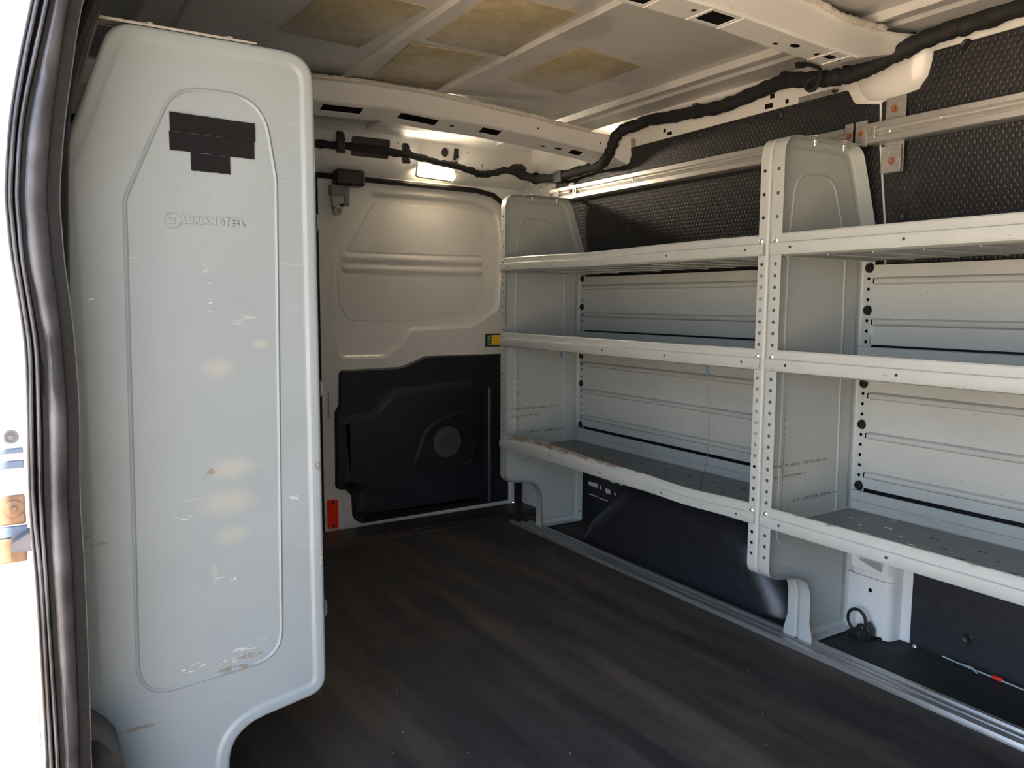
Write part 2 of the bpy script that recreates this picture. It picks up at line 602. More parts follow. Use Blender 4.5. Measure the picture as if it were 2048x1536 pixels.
def again(o, at, parent=None, rot=None):
    c = o.copy()
    COL.objects.link(c)
    p = parent or o.parent
    c.parent = p
    org = ORG.get(p.name, (0, 0, FZ)) if p else (0, 0, FZ)
    c.location = ((at[0] - org[0]) * IN, (at[1] - org[1]) * IN, (at[2] - org[2]) * IN)
    if rot is not None:
        c.rotation_euler = rot
    return c

def thing(name, label, cat, at, group=None, kind=None):
    o = bpy.data.objects.new(name, None)
    o.empty_display_size = .05
    COL.objects.link(o)
    o.location = W(*at)
    ORG[o.name] = at
    if label:
        o['label'] = label
    if cat:
        o['category'] = cat
    if group:
        o['group'] = group
    if kind:
        o['kind'] = kind
    return o

def tag(o, label, cat, group=None):
    o['label'] = label
    o['category'] = cat
    if group:
        o['group'] = group
    return o

PX = lambda x: (lambda a, b, d=0: (x + d, a, b))          # plane facing x: (y, z)
PY = lambda y: (lambda a, b, d=0: (a, y + d, b))          # plane facing y: (x, z)
PZ = lambda z: (lambda a, b, d=0: (a, b, z + d))

# ================================================================== THE SETTING
# ground outside
g = MB().box(-3000, 3000, -3000, 3000, FZ - 27, FZ - 25)
obj('ground', g, M_GROUND, kind='structure', smooth=False)

# floor mat with faint corrugations running along the van
rows = []
ys = [-54.2 + i * .35 for i in range(int(69.4 / .35) + 1)]
for x in (-50.6, -35, -20, 0, 20, 40, 60):
    rows.append([(x, y, FZ - .06 + .06 * math.cos(y * 2 * math.pi / 3.9) ** 3) for y in ys])
mb = MB().grid(rows)
mb.box(-59, 60, -55.2, 15.2, FZ - 1.2, FZ - .35)
floor = obj('floor', mb, M_MAT, kind='structure', ang=60)
# sill plate at the rear doors, ribbed along its edge
mb = MB()
rows = []
for x, z in ((-58.4, -.3), (-57.6, .02), (-52.6, .05), (-52.5, .16), (-52.2, .16), (-52.1, .04), (-51.8, .04), (-51.7, .14), (-51.3, .14), (-51.2, .03), (-50.9, .03), (-50.8, .12), (-50.5, .12), (-50.3, -.2)):
    rows.append([(x, y, FZ + z) for y in (-54, -40, -20, 0, 15)])
mb.grid(rows)
obj('sill_plate', mb, M_SILL, floor, ang=20)

# side walls: profile y(z), shared by both sides (mirrored about y = -20)
WP = [(-13.4, 14.9), (0, 14.9), (17, 14.8), (25, 14.3), (33, 12.75), (38.5, 12.35), (40.5, 12.1), (41.9, 11.6)]
def wy(z):
    for (z0, y0), (z1, y1) in zip(WP, WP[1:]):
        if z <= z1:
            return y0 + (y1 - y0) * (z - z0) / (z1 - z0)
    return WP[-1][1]
def wallsurf(mb, x0, x1, f, zs=None, dy=0, th=.5):
    zs = zs or [z for z, _ in WP]
    rr = [[(x0, f(wy(z) + dy), z) for z in zs], [(x1, f(wy(z) + dy), z) for z in zs],
          [(x1, f(wy(z) + dy + th), z) for z in zs], [(x0, f(wy(z) + dy + th), z) for z in zs]]
    mb.grid(rr + [rr[0]])
    mb.face([[(wy(z) + dy, z) for z in zs] + [(wy(z) + dy + th, z) for z in zs[::-1]]], lambda a, b: (x0, f(a), b))
    mb.face([[(wy(z) + dy, z) for z in zs] + [(wy(z) + dy + th, z) for z in zs[::-1]]], lambda a, b: (x1, f(a), b))
idf = lambda y: y
mir = lambda y: -40.0 - y
mb = MB()
wallsurf(mb, -58.6, 60.4, idf)
wall_r = obj('wall_right', mb, M_WHITE, kind='structure')
mb = MB()
wallsurf(mb, -58.6, 3.9, mir, th=.15)
wallsurf(mb, 55, 60.4, mir)
wallsurf(mb, 3.9, 55, mir, [36.5, 38.5, 40.5, 41.9])
mb.box(3.9, 60.5, -56.2, -51.9, 39.2, 42.9)
mb.box(-59, 3.9, -54.2, -51.9, 40.8, 42.9)
wall_l = obj('wall_left', mb, M_WHITE, kind='structure')
mb = MB().box(60, 60.5, -55.4, 15, FZ - 2, 42.6)
obj('wall_front', mb, M_GREY, kind='structure')

# roof skin: pressed panels and ribs that run along the van
half = [(0, 0), (3.0, 0), (3.15, -.0), (4.98, 0), (5.2, -.4), (5.5, -.4), (5.72, 0), (15, 0), (22.6, .0), (22.9, .28), (25.0, .28), (25.3, -.35), (25.75, -.35), (26.1, .28), (28.2, .28), (28.5, 0), (31.9, -.05)]
prof = [(-20.1 - a, b) for a, b in half[::-1]] + [(-20.1 + a, b) for a, b in half[1:]]
mb = MB()
mb.grid([[(x, y, 41.85 + z) for y, z in prof] for x in (-57, -30, 0, 30, 60)])
mb.box(-59, 60.5, -52.6, 12.4, 42.6, 43.0)
ceiling = obj('ceiling', mb, M_ROOF, kind='structure', ang=15)

# sound deadening pads stuck to the roof skin
def pad(pts, label):
    rows = []
    def P(a, b, d=0):
        return (a, b, 41.83 - d)
    mb = MB().relief(pts, [(0, 0), (0, .09), (.06, .12)], P)
    o = obj('deadening_pad', mb, M_PAD)
    tag(o, label, 'pad', 'sound deadening pads on the roof')
K = .9902
def pp(x, y):
    return (46.2 + (x - 46.2) * K, -55.4 + (y + 55.4) * K)
pad([pp(-24.4, -35.0), pp(-12.3, -34.0), pp(-12.6, -26.4), pp(-25.0, -27.4)], 'tan deadening pad on the roof nearest the grey partition')
pad([pp(-19.7, -23.0), pp(-7.3, -23.4), pp(-7.0, -15.6), pp(-19.8, -14.7)], 'large tan deadening pad in the middle of the roof, between two others')
pad([pp(-33.8, -22.7), pp(-21.35, -23.8), pp(-20.7, -16.2), pp(-33.6, -14.8)], 'tan deadening pad touching the rear roof bow, above the lit lamp')
pad([pp(-26.2, -10.4), pp(-13.9, -10.2), pp(-15.2, -1.6), pp(-27.9, -1.75)], 'matt tan deadening pad on the roof nearest the shelf wall')

# roof bows
def lerp(tab, y):
    if y <= tab[0][0]:
        return tab[0][1]
    for (a, b), (c, d) in zip(tab, tab[1:]):
        if y <= c:
            return b + (d - b) * (y - a) / (c - a)
    return tab[-1][1]

def bow(name, xf, wd, lo, hi, face_holes, bot_round, bot_rect, gus=1.0, tilt=0., end=11.8):
    """lo, hi: z of the lower and upper edge of the front face for y >= -20 (mirrored)"""
    mk = lambda y: y if y >= -20.1 else -40.2 - y
    ys = {-52.0, -50.5, -49, -46.2, -20.1, 6.0, 8.8} | ({10.3, 11.8} if end > 11 else {end})
    for y in range(-46, 8, 3):
        ys.add(float(y))
    marks = {}
    for y, dz in face_holes:
        ys |= {y - .4, y + .4}
        marks[round(y, 2)] = ('f', dz)
    for y, u, ru, rv in bot_round:
        ys |= {y - rv - .3, y + rv + .3}
    for y0, y1, u0, u1 in bot_rect:
        ys |= {y0, y1}
    special = [(y - .4, y + .4) for y, _ in face_holes] + [(y - rv - .3, y + rv + .3) for y, u, ru, rv in bot_round] + [(a, b) for a, b, _, _ in bot_rect]
    ys = sorted(y for y in ys if not any(a + 1e-6 < y < b - 1e-6 for a, b in special))
    def g(y):
        t = max(0, mk(y) - 6.5) / 5.3
        return t * t * (3 - 2 * t) if t < 1 else 1
    def pt(y, k):
        m = mk(y)
        zl, zh = lerp(lo, m), lerp(hi, m)
        e = g(y) * gus
        x0, x1 = xf + .9 * e, xf - wd - .9 * e
        zl -= .25 * e
        if k == 0: return (x0 + .55, y, zh + .02)            # top flange
        if k == 1: return (x0 + .04, y, zh - .05)
        if k == 2: return (x0, y, zh - .25)
        if k == 3: return (x0, y, zl + .18)
        if k == 4: return (x0 - .18, y, zl)
        if k == 5: return (x1 + .18, y, zl - tilt)
        if k == 6: return (x1, y, zl + .18 - tilt)
        if k == 7: return (x1, y, zh - .05)
        return (x1 - .55, y, zh + .02)
    mb = MB()
    for y0, y1 in zip(ys, ys[1:]):
        yc = (y0 + y1) / 2
        for k in range(8):
            def P(u, v, k=k):
                a, b = Vector(pt(v, k)), Vector(pt(v, k + 1))
                return a.lerp(b, u)
            hole = None
            opening = None
            if k == 2:
                for y, dz in face_holes:
                    if abs(yc - y) < .05:
                        h = abs(pt(y, 2)[2] - pt(y, 3)[2])
                        hole = (.45, y, .11 / h, .11)
            if k == 4:
                for y, u, ru, rv in bot_round:
                    if abs(yc - y) < .05:
                        hole = (u, y, ru / (wd - .36), rv)
                for a, b, u0, u1 in bot_rect:
                    if abs(a - y0) < .01 and abs(b - y1) < .01:
                        opening = (u0, u1)
            if opening:
                u0, u1 = opening
                mb.cell(P, 0, u0, y0, y1)
                mb.cell(P, u1, 1, y0, y1)
                # recessed walls of the opening
                for s, q in ((u0, 1), (u1, 1)):
                    p, r = Vector(P(s, y0)), Vector(P(s, y1))
                    mb.add([p, r, r + Vector((0, 0, .05)), p + Vector((0, 0, .05))], [(0, 1, 2, 3)])
                for s in (y0, y1):
                    p, r = Vector(P(u0, s)), Vector(P(u1, s))
                    mb.add([p, r, r + Vector((0, 0, .05)), p + Vector((0, 0, .05))], [(0, 1, 2, 3)])
            else:
                mb.cell(P, 0, 1, y0, y1, hole)
    o = obj(name, mb, M_WHITE, kind='structure', ang=28)
    # dark sheets inside the hollow section, shade put into their colour
    ib = MB()
    rows = []
    for y in [v for v in ys if -46 < v < 7]:
        a, b = pt(y, 4), pt(y, 5)
        rows.append([(a[0], y, a[2] + .11), (b[0], y, b[2] + .11)])
    ib.grid(rows)
    ib.grid([[(pt(y, 3)[0] - .12, y, pt(y, 3)[2] - .05), (pt(y, 2)[0] - .12, y, pt(y, 2)[2])] for y in [v for v in ys if -46 < v < 9]])
    obj('hollow_backing', ib, M_DARK, o)
    # raised pressed rims around the rectangular openings
    if bot_rect:
        rb = MB()
        for a, b, u0, u1 in bot_rect:
            for yy in (a - .35, b + .35):
                p, q = Vector(pt(yy, 4)), Vector(pt(yy, 5))
                rb.tube([p + Vector((0, 0, .03)), q + Vector((0, 0, .03))], .09, 8)
        obj('pressed_rim', rb, M_WHITE, o)
    # lumpy seam sealer along the top edge
    r2_ = random.Random(3)
    pts = []
    y = -46.0
    while y < 6.5:
        p = pt(y, 0)
        pts.append((p[0] + .05 + r2_.uniform(-.06, .06), y, p[2] + .12 + r2_.uniform(-.04, .04)))
        y += .35
    rad = [.24 + r2_.uniform(-.05, .06) for _ in pts]
    obj('seam_sealer', MB().tube(pts, lambda i: rad[i], 8), M_SEALER, o)
    return o, pt

b1, pt1 = bow('trim_1', -34.0, 2.9,
    [(-20.1, 39.25), (-15.7, 38.96), (-8, 38.86), (-1.9, 38.48), (.9, 38.26), (5.6, 37.87), (9.1, 37.6), (12, 37.4)],
    [(-20.1, 41.35), (-15.6, 41.31), (-6.6, 40.75), (-2, 40.5), (1.1, 40.1), (3.5, 40.0), (8.6, 39.7), (12, 39.5)],
    [(-24.67, 0), (-21.5, 0), (-20.6, 0), (-16.9, 0), (-9.3, 0), (-1.2, 0), (8.2, 0), (-39, 0), (-31, 0)],
    [(-20.9, .4, .25, .5), (-12.3, .4, .16, .3), (-10.0, .4, .12, .3), (-4.6, .45, .3, .75), (-3.2, .4, .1, .2), (-2.3, .4, .13, .3), (.6, .6, .16, .4), (2.8, .5, .2, .6), (-36, .4, .3, .7)],
    [(-27.6, -23.2, .12, .6), (-18.9, -14.3, .12, .6), (-8.6, -6.0, .12, .6), (4.6, 6.4, .3, .7)], tilt=.75, end=9.5)
b2, pt2 = bow('trim_2', 5.2, 3.0,
    [(-20.1, 39.3), (-11.5, 39.3), (-8.6, 39.2), (-4, 38.9), (-.8, 38.75), (4, 38.6), (7.5, 39.5), (12, 40.4)],
    [(-20.1, 41.6), (-5, 41.5), (-2.2, 41.4), (.2, 41.0), (1, 40.9), (4.8, 40.95), (8.4, 41.1), (12, 41.3)],
    [(-16.9, 0), (-9.3, 0), (-1.2, 0), (6.9, 0), (7.6, 0), (-24, 0)],
    [(-16.0, .45, .18, .22), (-15.0, .45, .18, .22), (-13.6, .4, .22, .26), (-8.0, .45, .55, .62), (-6.7, .4, .16, .2), (-6.0, .6, .2, .24), (-3.9, .7, .2, .3), (-2.4, .45, .35, .5), (-.9, .35, .14, .2), (.6, .5, .3, .35), (3.2, .5, .2, .26), (-30, .4, .5, .6)],
    [(-19.9, -17.3, .15, .85), (-12.4, -9.9, .15, .85), (1.4, 2.6, .3, .6)], gus=1.0)
mb = MB()
mb.grid([[(x, y, z) for y, z in ((9.4, 39.9), (9.5, 37.6), (10.6, 36.9), (12.2, 36.4), (12.6, 36.3))] for x in (-38.2, -37.6, -34.2, -33.4)])
mb.grid([[(-33.4, y, z) for y, z in ((9.4, 39.9), (9.5, 37.6), (10.6, 36.9), (12.2, 36.4))], [(-32.9, 12.2, 40.6), (-32.6, 12.3, 38.6), (-32.6, 12.3, 37.4), (-33.0, 12.4, 36.6)]])
obj('gusset', mb, M_WHITE, b1, ang=50)
# bowl-shaped gusset where the front bow meets the wall
mb = MB()
rows = []
for t, z in ((0, 40.6), (.25, 39.4), (.5, 38.2), (.75, 37.3), (1, 37.0)):
    hw = 3.6 * math.sqrt(max(.02, 1 - t ** 2.6)) + .2
    y = 10.9 + 1.25 * t
    rows.append([(3.0 + hw * s, y + (.75 if abs(s) == 1 else 0) * 1 + .35 * s * s, z) for s in (-1, -.8, -.4, 0, .4, .8, 1)])
mb.grid(rows)
obj('gusset', mb, M_WHITE, b2, ang=60)

# ---------------------------------------------------------------- rear header above the doors
hd = [(-53.2, 42.0), (-54.3, 41.7), (-55.0, 41.2), (-55.25, 40.9)]
hd2 = [(-56.05, 37.9), (-56.3, 37.3), (-57.0, 36.7), (-57.9, 36.1), (-58.3, 35.9), (-58.4, 35.3), (-59.2, 35.1)]
wb = MB()
wb.grid([[(x, y, z) for x, z in hd] for y in (-52.5, -20, 12.8)])
wb.grid([[(x, y, z) for x, z in hd2] for y in (-53.5, -20, 13.2)])
def HP(a, b, d=0):      # a = y, b = z on the slanted header face
    t = (40.9 - b) / 3.0
    return (-55.25 - .8 * t - d, a, b)
outer = [(-52.5, 37.9), (12.8, 37.9), (12.8, 40.9), (-52.5, 40.9)]
bigh = rpoly([(-16.6, 40.55, .4), (-16.6, 38.05, .4), (-11.1, 38.1, .4), (-11.1, 40.6, .4)], 4)
hcirc = circ(-2.6, 39.85, .62)
kid = rpoly([(8.0, 38.7, .3), (8.9, 38.05, .4), (11.2, 37.98, .3), (11.7, 38.9, .5), (10.6, 39.5, .5), (9.0, 39.35, .5)], 3)
smalls = [circ(-9.9, 40.3, .13, 8), circ(1.0, 40.15, .13, 8), circ(3.7, 38.6, .14, 8, .3), circ(5.2, 39.6, .1, 8)]
wb.face([outer, bigh, hcirc, kid] + smalls, lambda a, b: HP(a, b))
for lp in [bigh, hcirc, kid] + smalls:
    wb.grid([[HP(a, b, 0) for a, b in lp], [HP(a, b, .3) for a, b in lp]], True)
wb.box(-57.6, -57.0, -52.5, 12.8, 37.95, 41.2)
# rounded corner of the opening beside the shelf wall and the two rear pillars
corner = [(4.5, 35.4), (7.2, 34.9), (9.2, 33.6), (10.3, 31.5), (10.6, 29), (16, 29), (16, 38), (4.5, 38)]
wb.plate(corner, [], PX(-58.2), -.9)
wb.plate([(a if False else -40.2 - a, b) for a, b in corner], [], PX(-58.2), -.9)
for f in (idf, mir):
    ya, yb = sorted((f(10.6), f(16)))
    wb.box(-59.1, -58.0, ya, yb, FZ, 30)
    ya, yb = sorted((f(11.9), f(15.2)))
    wb.box(-57.9, -51.6, ya, yb, FZ, 24)
wall_b = obj('wall_back', wb, M_WHITE, kind='structure', ang=30)
mb = MB()
mb.face([bigh], lambda a, b: HP(a, b, .3))
mb.face([kid], lambda a, b: HP(a, b, .3))
mb.face([hcirc], lambda a, b: HP(a, b, .3))
for s in smalls:
    mb.face([s], lambda a, b: HP(a, b, .3))
obj('hollow_backing', mb, simple('header_cavity', (.045, .035, .03), .6), wall_b)  # dark caps closing the header holes, the shade inside put into their colour
obj('hole_ring', MB().tube([HP(-2.6 + .72 * math.cos(t * math.pi / 12), 39.85 + .72 * math.sin(t * math.pi / 12), -.03) for t in range(24)], .09, 6, closed=True), M_WHITE, wall_b)
# stepped stamping line of the header and the joint with the corner panel
pts = [HP(6.1, 40.8, -.02), HP(6.1, 38.6, -.02), HP(5.8, 38.1, -.02), HP(5.2, 37.95, -.02)]
obj('panel_joint', MB().tube(pts, .06, 6), M_SEALER, wall_b)
# slots at the foot of the pillar
mb = MB()
mb.box(-53.4, -53.3 + .12, 11.80, 11.92, -9.6, -6.8)
mb.lathe((-52.5, 11.91, -11.6), (0, -1, 0), [(0, .35), (.03, .35), (.03, 0)], 10)
obj('slot', mb, M_DARK, wall_b)
mb = MB()
for f in (idf, mir):
    ya, yb = sorted((f(10.8), f(11.7)))
    mb.box(-57.9, -57.0, ya, yb, FZ, 33)
obj('door_seal', mb, M_RUBBER, wall_b)
mb = MB()
mb.tube([(-59.0, -20.55, FZ - .5), (-59.0, -20.55, 35.6)], .5, 8)
obj('centre_seal', mb, M_RUBBER, wall_b)
# rubber seal over the door opening
path = [(-58.0, -50.5, 35.3), (-58.0, -20, 35.45), (-58.0, 3.8, 35.3), (-57.9, 6.8, 34.8), (-57.9, 9.0, 33.4), (-57.9, 10.2, 31.2), (-57.9, 10.5, 28), (-57.9, 10.5, 20)]
obj('door_seal', MB().tube(path, .38, 8), M_RUBBER, wall_b)
# small moulded fasteners left on the header
mb = MB()
mb.box(-55.9, -55.35, -1.25, -.5, 39.55, 40.75)
mb.box(-55.9, -55.3, -1.25, -.9, 38.9, 39.6)
mb.box(-55.9, -55.3, -.75, -.5, 39.2, 39.6)
mb.box(-56.0, -55.55, -.95, -.6, 38.45, 38.75)
obj('fastener', mb, M_PLASTIC, wall_b)

# ---------------------------------------------------------------- rear door (left-hand leaf)
door = thing('door_1', None, None, (-58.6, -5, FZ), kind='structure')
DX = -58.6
DP = PX(DX)
rec = rpoly([(-12.9, 34.0, 1.5), (-18.3, 26.2, 1.5), (-18.5, 15.6, .6), (-17.9, 10.6, 1.6), (-10.8, 10.5, 1.5), (-8.2, 12.2, 1.5), (-6.6, 14.3, 1.2), (3.6, 14.7, 2), (8.3, 17.4, 2), (9.0, 26, 1), (8.0, 32.8, 2.5), (3.5, 34.0, 2)], 5)
outer = rpoly([(-20.4, -13.9, .2), (10.9, -13.9, .2), (10.9, 31, 2), (8, 35.0, 2.5), (-20.4, 35.6, .2)], 4)
mb = MB()
mb.face([outer, rec], lambda a, b: DP(a, b, 0))
mb.relief(rec, [(0, 0), (.25, -.12), (.6, -.52), (.85, -.6)], lambda a, b, d: (DX + d, a, b))
# hem of the frame
mb.relief(outer, [(0, -1.6), (0, -.2), (.15, 0)], lambda a, b, d: (DX + d, a, b), cap=False)
obj('door_frame', mb, M_DOOR, door, ang=25)
up_p = rpoly([(-11.96, 32.6, .4), (3.6, 32.4, .8), (5.3, 31, .8), (5.6, 27.8, .3), (5.6, 25.7, .2), (-16.1, 25.6, .3)], 4)
lo_p = rpoly([(-17.5, 22.4, .3), (5.7, 22.2, .3), (5.4, 18.9, 1), (2.3, 16.9, 1.4), (-4.3, 16.7, .3), (-4.7, 15.9, .3), (-16, 16.0, 1.4), (-17.3, 18.2, 1)], 4)
mb = MB()
for p in (up_p, lo_p):
    mb.relief(p, [(-.05, 0), (0, .10), (.06, .10)], lambda a, b, d: (DX - .6 + d, a, b))
obj('inner_skin', mb, M_DOOR, door, ang=20)
# the two pressed stiffening ribs across the door
for z, h in ((24.75, .42), (23.25, .42)):
    mb = MB()
    rows = []
    for y in (-17.0, -16.6, -15.8, -5, 4.6, 5.3, 5.8):
        e = .05 if y in (-17.0, 5.8) else 1
        rows.append([(DX - .61 + e * dx, y, z + dz * (e if e < 1 else 1)) for dx, dz in ((0, -.75), (.08, -.5), (.24, -.3), (.3, 0), (.24, .3), (.08, .5), (0, .75))])
    mb.grid(rows)
    obj('stiffening_rib', mb, M_DOOR, door, ang=50)
# small oval pressing beside the trim
mb = MB().relief(rpoly([(-19.7, 6.3, .25), (-19.1, 6.3, .25), (-19.1, 2.3, .25), (-19.7, 2.3, .25)], 4), [(0, 0), (.08, .12), (.2, .12), (.26, 0)], lambda a, b, d: (DX + d, a, b))
obj('oval_pressing', mb, M_DOOR, door)
# black lower trim with raised centre and speaker surround
trim = rpoly([(-17.9, 9.1, .8), (-8.6, 9.2, 1.5), (-6.4, 9.9, 1.2), (-4.6, 10.65, 1.2), (8.4, 10.6, .4), (9.9, 10.2, .3), (9.9, -13.0, .3), (-15.2, -13.15, 1.4), (-16.25, -12, .8), (-16.35, -8.9, 1), (-17.3, -7.9, .6), (-18.7, -7.7, .8), (-18.6, 3.3, .6), (-18.0, 4.2, .4)], 4)
TP = lambda a, b, d: (DX + d, a, b)
mb = MB().relief(trim, [(0, 0), (.02, .35), (.22, .55)], TP)
bulge = rpoly([(-18.0, 2.6, .4), (-13.4, 3.2, 2), (-10.3, 6.2, 2), (3.2, 7.0, 2), (5.1, 5.2, 2), (5.3, -12.7, .5), (-14.6, -12.8, .8), (-15.9, -11.6, .6), (-15.9, -8.4, .8), (-18.0, -7.2, .6)], 4)
mb.relief(bulge, [(0, .5), (.3, .66), (.9, 1.15), (1.2, 1.2)], TP)
mb.grid([[(DX + d, y, z) for d, y in ((.54, 6.0), (.75, 6.25), (.8, 6.6), (.7, 6.9), (.54, 7.1))] for z in (-12.6, 0, 4.6, 5.4)])
trimo = obj('door_trim', mb, M_TRIM, door, ang=40)
sp = rpoly([(-6.7, -5.4, .7), (-4.6, -.6, 1.2), (-2.4, 1.0, 1.4), (1.9, 2.0, .8), (2.9, -3.5, .8), (2.5, -5.9, .9), (-1.5, -5.9, .5)], 5)
mb = MB().relief(sp, [(-.75, 1.19), (-.35, 1.32), (0, 1.32), (.15, 1.0), (.3, .95)], TP)
mb2 = MB().tube([(DX + 1.3, a, b) for a, b in offset(sp, -.12)], .12, 6, closed=True)
obj('speaker_surround', mb, M_TRIM, trimo, ang=50)
obj('surround_edge', mb2, M_PLASTIC, trimo)
mb = MB().lathe((DX + .95, -1.5, -2.35), (1, 0, 0), [(0, 2.95), (.15, 2.95), (.2, 2.75), (.34, 1.6), (.4, 0)], 32)
obj('speaker_grille', mb, M_SMESH, trimo, ang=60)
# red reflector
mb = MB().relief(rpoly([(-19.95, -9.05, .35), (-18.35, -9.15, .35), (-18.35, -13.35, .35), (-19.95, -13.2, .35)], 4), [(0, 0), (0, .2), (.1, .3)], TP)
rf = obj('reflector', mb, M_RED, door, label='red rounded plastic reflector')
mb = MB().lathe((0, 0, 0), (1, 0, 0), [(0, .24), (.05, .24), (.09, .18), (.09, 0)], 12)
s0 = obj('screw', mb, M_PLASTIC, rf, at=(DX + .29, -19.12, -9.5))
again(s0, (DX + .29, -19.12, -12.85), rf)
mb = MB().relief(rpoly([(-20.2, -8.6, .5), (-17.6, -8.8, .5), (-17.4, -13.5, .2), (-20.3, -13.5, .2)], 3), [(0, 0), (.1, .09)], TP)
obj('reflector_mount', mb, M_DOOR, door)
# interior latch release: black frame, green and yellow fields
mb = MB().plate(rpoly([(5.75, 13.75, .1), (9.4, 13.75, .1), (9.4, 11.75, .1), (5.75, 11.75, .1)], 2), [], PX(DX), .3)
lt = obj('latch_release', mb, M_PLASTIC, door, bevel=.05)
obj('green_field', MB().box(DX + .29, DX + .34, 5.92, 6.65, 11.9, 13.6), M_GREEN, lt, label='green end of the latch release')
obj('yellow_field', MB().box(DX + .29, DX + .40, 6.72, 9.2, 11.95, 13.55).box(DX + .4, DX + .5, 7.1, 8.6, 12.25, 13.25), M_YELLOW, lt, bevel=.05, label='yellow end of the latch release')
mb = MB()
for z in (12.15, 12.5, 12.95, 13.3):
    mb.box(DX + .34, DX + .36, 6.1 + (z * 7 % .2), 6.45, z, z + .1)
obj('white_symbol', mb, M_WHITE, lt)
# top latch of the door
mb = MB().box(-58.4, -56.2, -18.4, -14.4, 34.2, 36.3)
tl = obj('top_latch', mb, M_PLASTIC, door, bevel=.3)
obj('latch_arm', MB().box(-58.4, -57.2, -18.9, -16.9, 32.9, 34.3).box(-58.4, -57.5, -17.0, -16.2, 31.6, 34.2), M_GREYPL, tl, bevel=.12)
mb = MB().plate(rpoly([(-18.7, 33.2, .1), (-17.1, 33.2, .1), (-17.1, 31.9, .1), (-17.4, 30.4, .2), (-18.4, 30.3, .2), (-18.6, 31.4, .1)], 2), [circ(-17.9, 30.9, .25, 8)], PX(-57.5), -.7)
obj('latch_pawl', mb, M_BRKT, tl, bevel=.06)
# the right-hand leaf, mostly hidden by the near shelving
d2 = thing('door_2', None, None, (-58.6, -35, FZ), kind='structure')
mo = [(-40.2 - a, b) for a, b in outer]
mb = MB()
mr = [(-40.9 - a, b) for a, b in rec]
mb.face([[(min(a, -20.7), b) for a, b in mo], mr], lambda a, b: DP(a, b, 0))
mb.relief(mr, [(0, 0), (.25, -.12), (.6, -.52), (.85, -.6)], TP)
obj('door_frame', mb, M_DOOR, d2, ang=25)
mb = MB().relief([(-40.9 - a, b) for a, b in trim], [(0, 0), (.02, .35), (.22, .55)], TP)
obj('door_trim', mb, M_TRIM, d2, ang=40)

# ---------------------------------------------------------------- wall liners
def liner(name, outer, f, mat, y_off=-.16, th=.12, holes=(), parent=wall_r, label=None):
    """panel following the wall profile: outline in (x, z), cut at the profile's bends"""
    mb = MB()
    bends = [z for z, _ in WP]
    zmin, zmax = min(z for _, z in outer), max(z for _, z in outer)
    bm = bmesh.new()
    loops = [outer] + list(holes)
    flat = [q for lp in loops for q in lp]
    vs = [bm.verts.new((a, b, 0)) for a, b in flat]
    for t in tessellate_polygon([[Vector((a, b, 0)) for a, b in lp] for lp in loops]):
        try:
            bm.faces.new([vs[i] for i in t])
        except ValueError:
            pass
    for z in bends:
        if zmin < z < zmax:
            bmesh.ops.bisect_plane(bm, geom=bm.verts[:] + bm.edges[:] + bm.faces[:], plane_co=(0, z, 0), plane_no=(0, 1, 0))
    bm.verts.ensure_lookup_table()
    bm.verts.index_update()
    V = [(v.co.x, v.co.y) for v in bm.verts]
    Fc = [[v.index for v in fc.verts] for fc in bm.faces]
    bd = [(e.verts[0].index, e.verts[1].index) for e in bm.edges if len(e.link_faces) == 1]
    bm.free()
    fr = [(a, f(wy(b) + y_off), b) for a, b in V]
    bk = [(a, f(wy(b) + y_off + th), b) for a, b in V]
    n = len(V)
    mb.add(fr + bk, Fc + [[i + n for i in q] for q in Fc] + [(i, j, j + n, i + n) for i, j in bd])
    return obj(name, mb, mat, parent, label=label)
upL = rpoly([(-49.5, 35.9, .2), (-34.6, 36.6, .3), (-34.2, 38.35, .3), (-1.6, 38.7, .2), (-.9, 37.3, .9), (1.62, 36.8, .1), (1.62, 20, .1), (-50, 20, .1)], 4)
liner('liner_panel', upL, idf, M_HEX)
upR = rpoly([(1.9, 20, .1), (1.9, 36.9, .1), (4.2, 37.1, 1.2), (4.9, 40.1, .8), (59, 40.6, .1), (59, 20, .1)], 4)
liner('liner_panel', upR, idf, M_HEX)
loR = [(6.0, FZ + .02), (6.0, 19.8), (59, 19.8), (59, FZ + .02)]
liner('liner_panel', loR, idf, M_LINER, label='smooth black lower panel behind the front bay')
holes = []
for i, (x, z, w, h) in enumerate([(-42.6, -7.9, 1.2, .32), (-40.9, -8.0, .3, .3), (-39.2, -8.2, .7, .35), (-37.6, -8.3, .3, .3), (-42.6, -9.5, 1.1, .1), (-40.2, -9.6, 1.1, .1), (-42.4, -6.2, .9, .3), (-40.2, -6.3, .7, .3), (-38.2, -6.5, .7, .3), (-36.4, -6.5, .5, .3)]):
    holes.append(rpoly([(x - w, z - h, h * .9), (x + w, z - h, h * .9), (x + w, z + h, h * .9), (x - w, z + h, h * .9)], 2))
loL = [(-51.4, FZ + .02), (-51.4, 19.8), (5.95, 19.8), (5.95, -1.5), (-.6, -1.5), (-.6, FZ + .02)]
liner('liner_panel', loL, idf, M_LINER, holes=holes, label='black lower panel with perforated slots')
liner('liner_panel', [(-51, 6), (-51, 37), (-35, 37), (-35, 38.4), (3, 38.4), (3, 6)], mir, M_HEX, parent=wall_l)
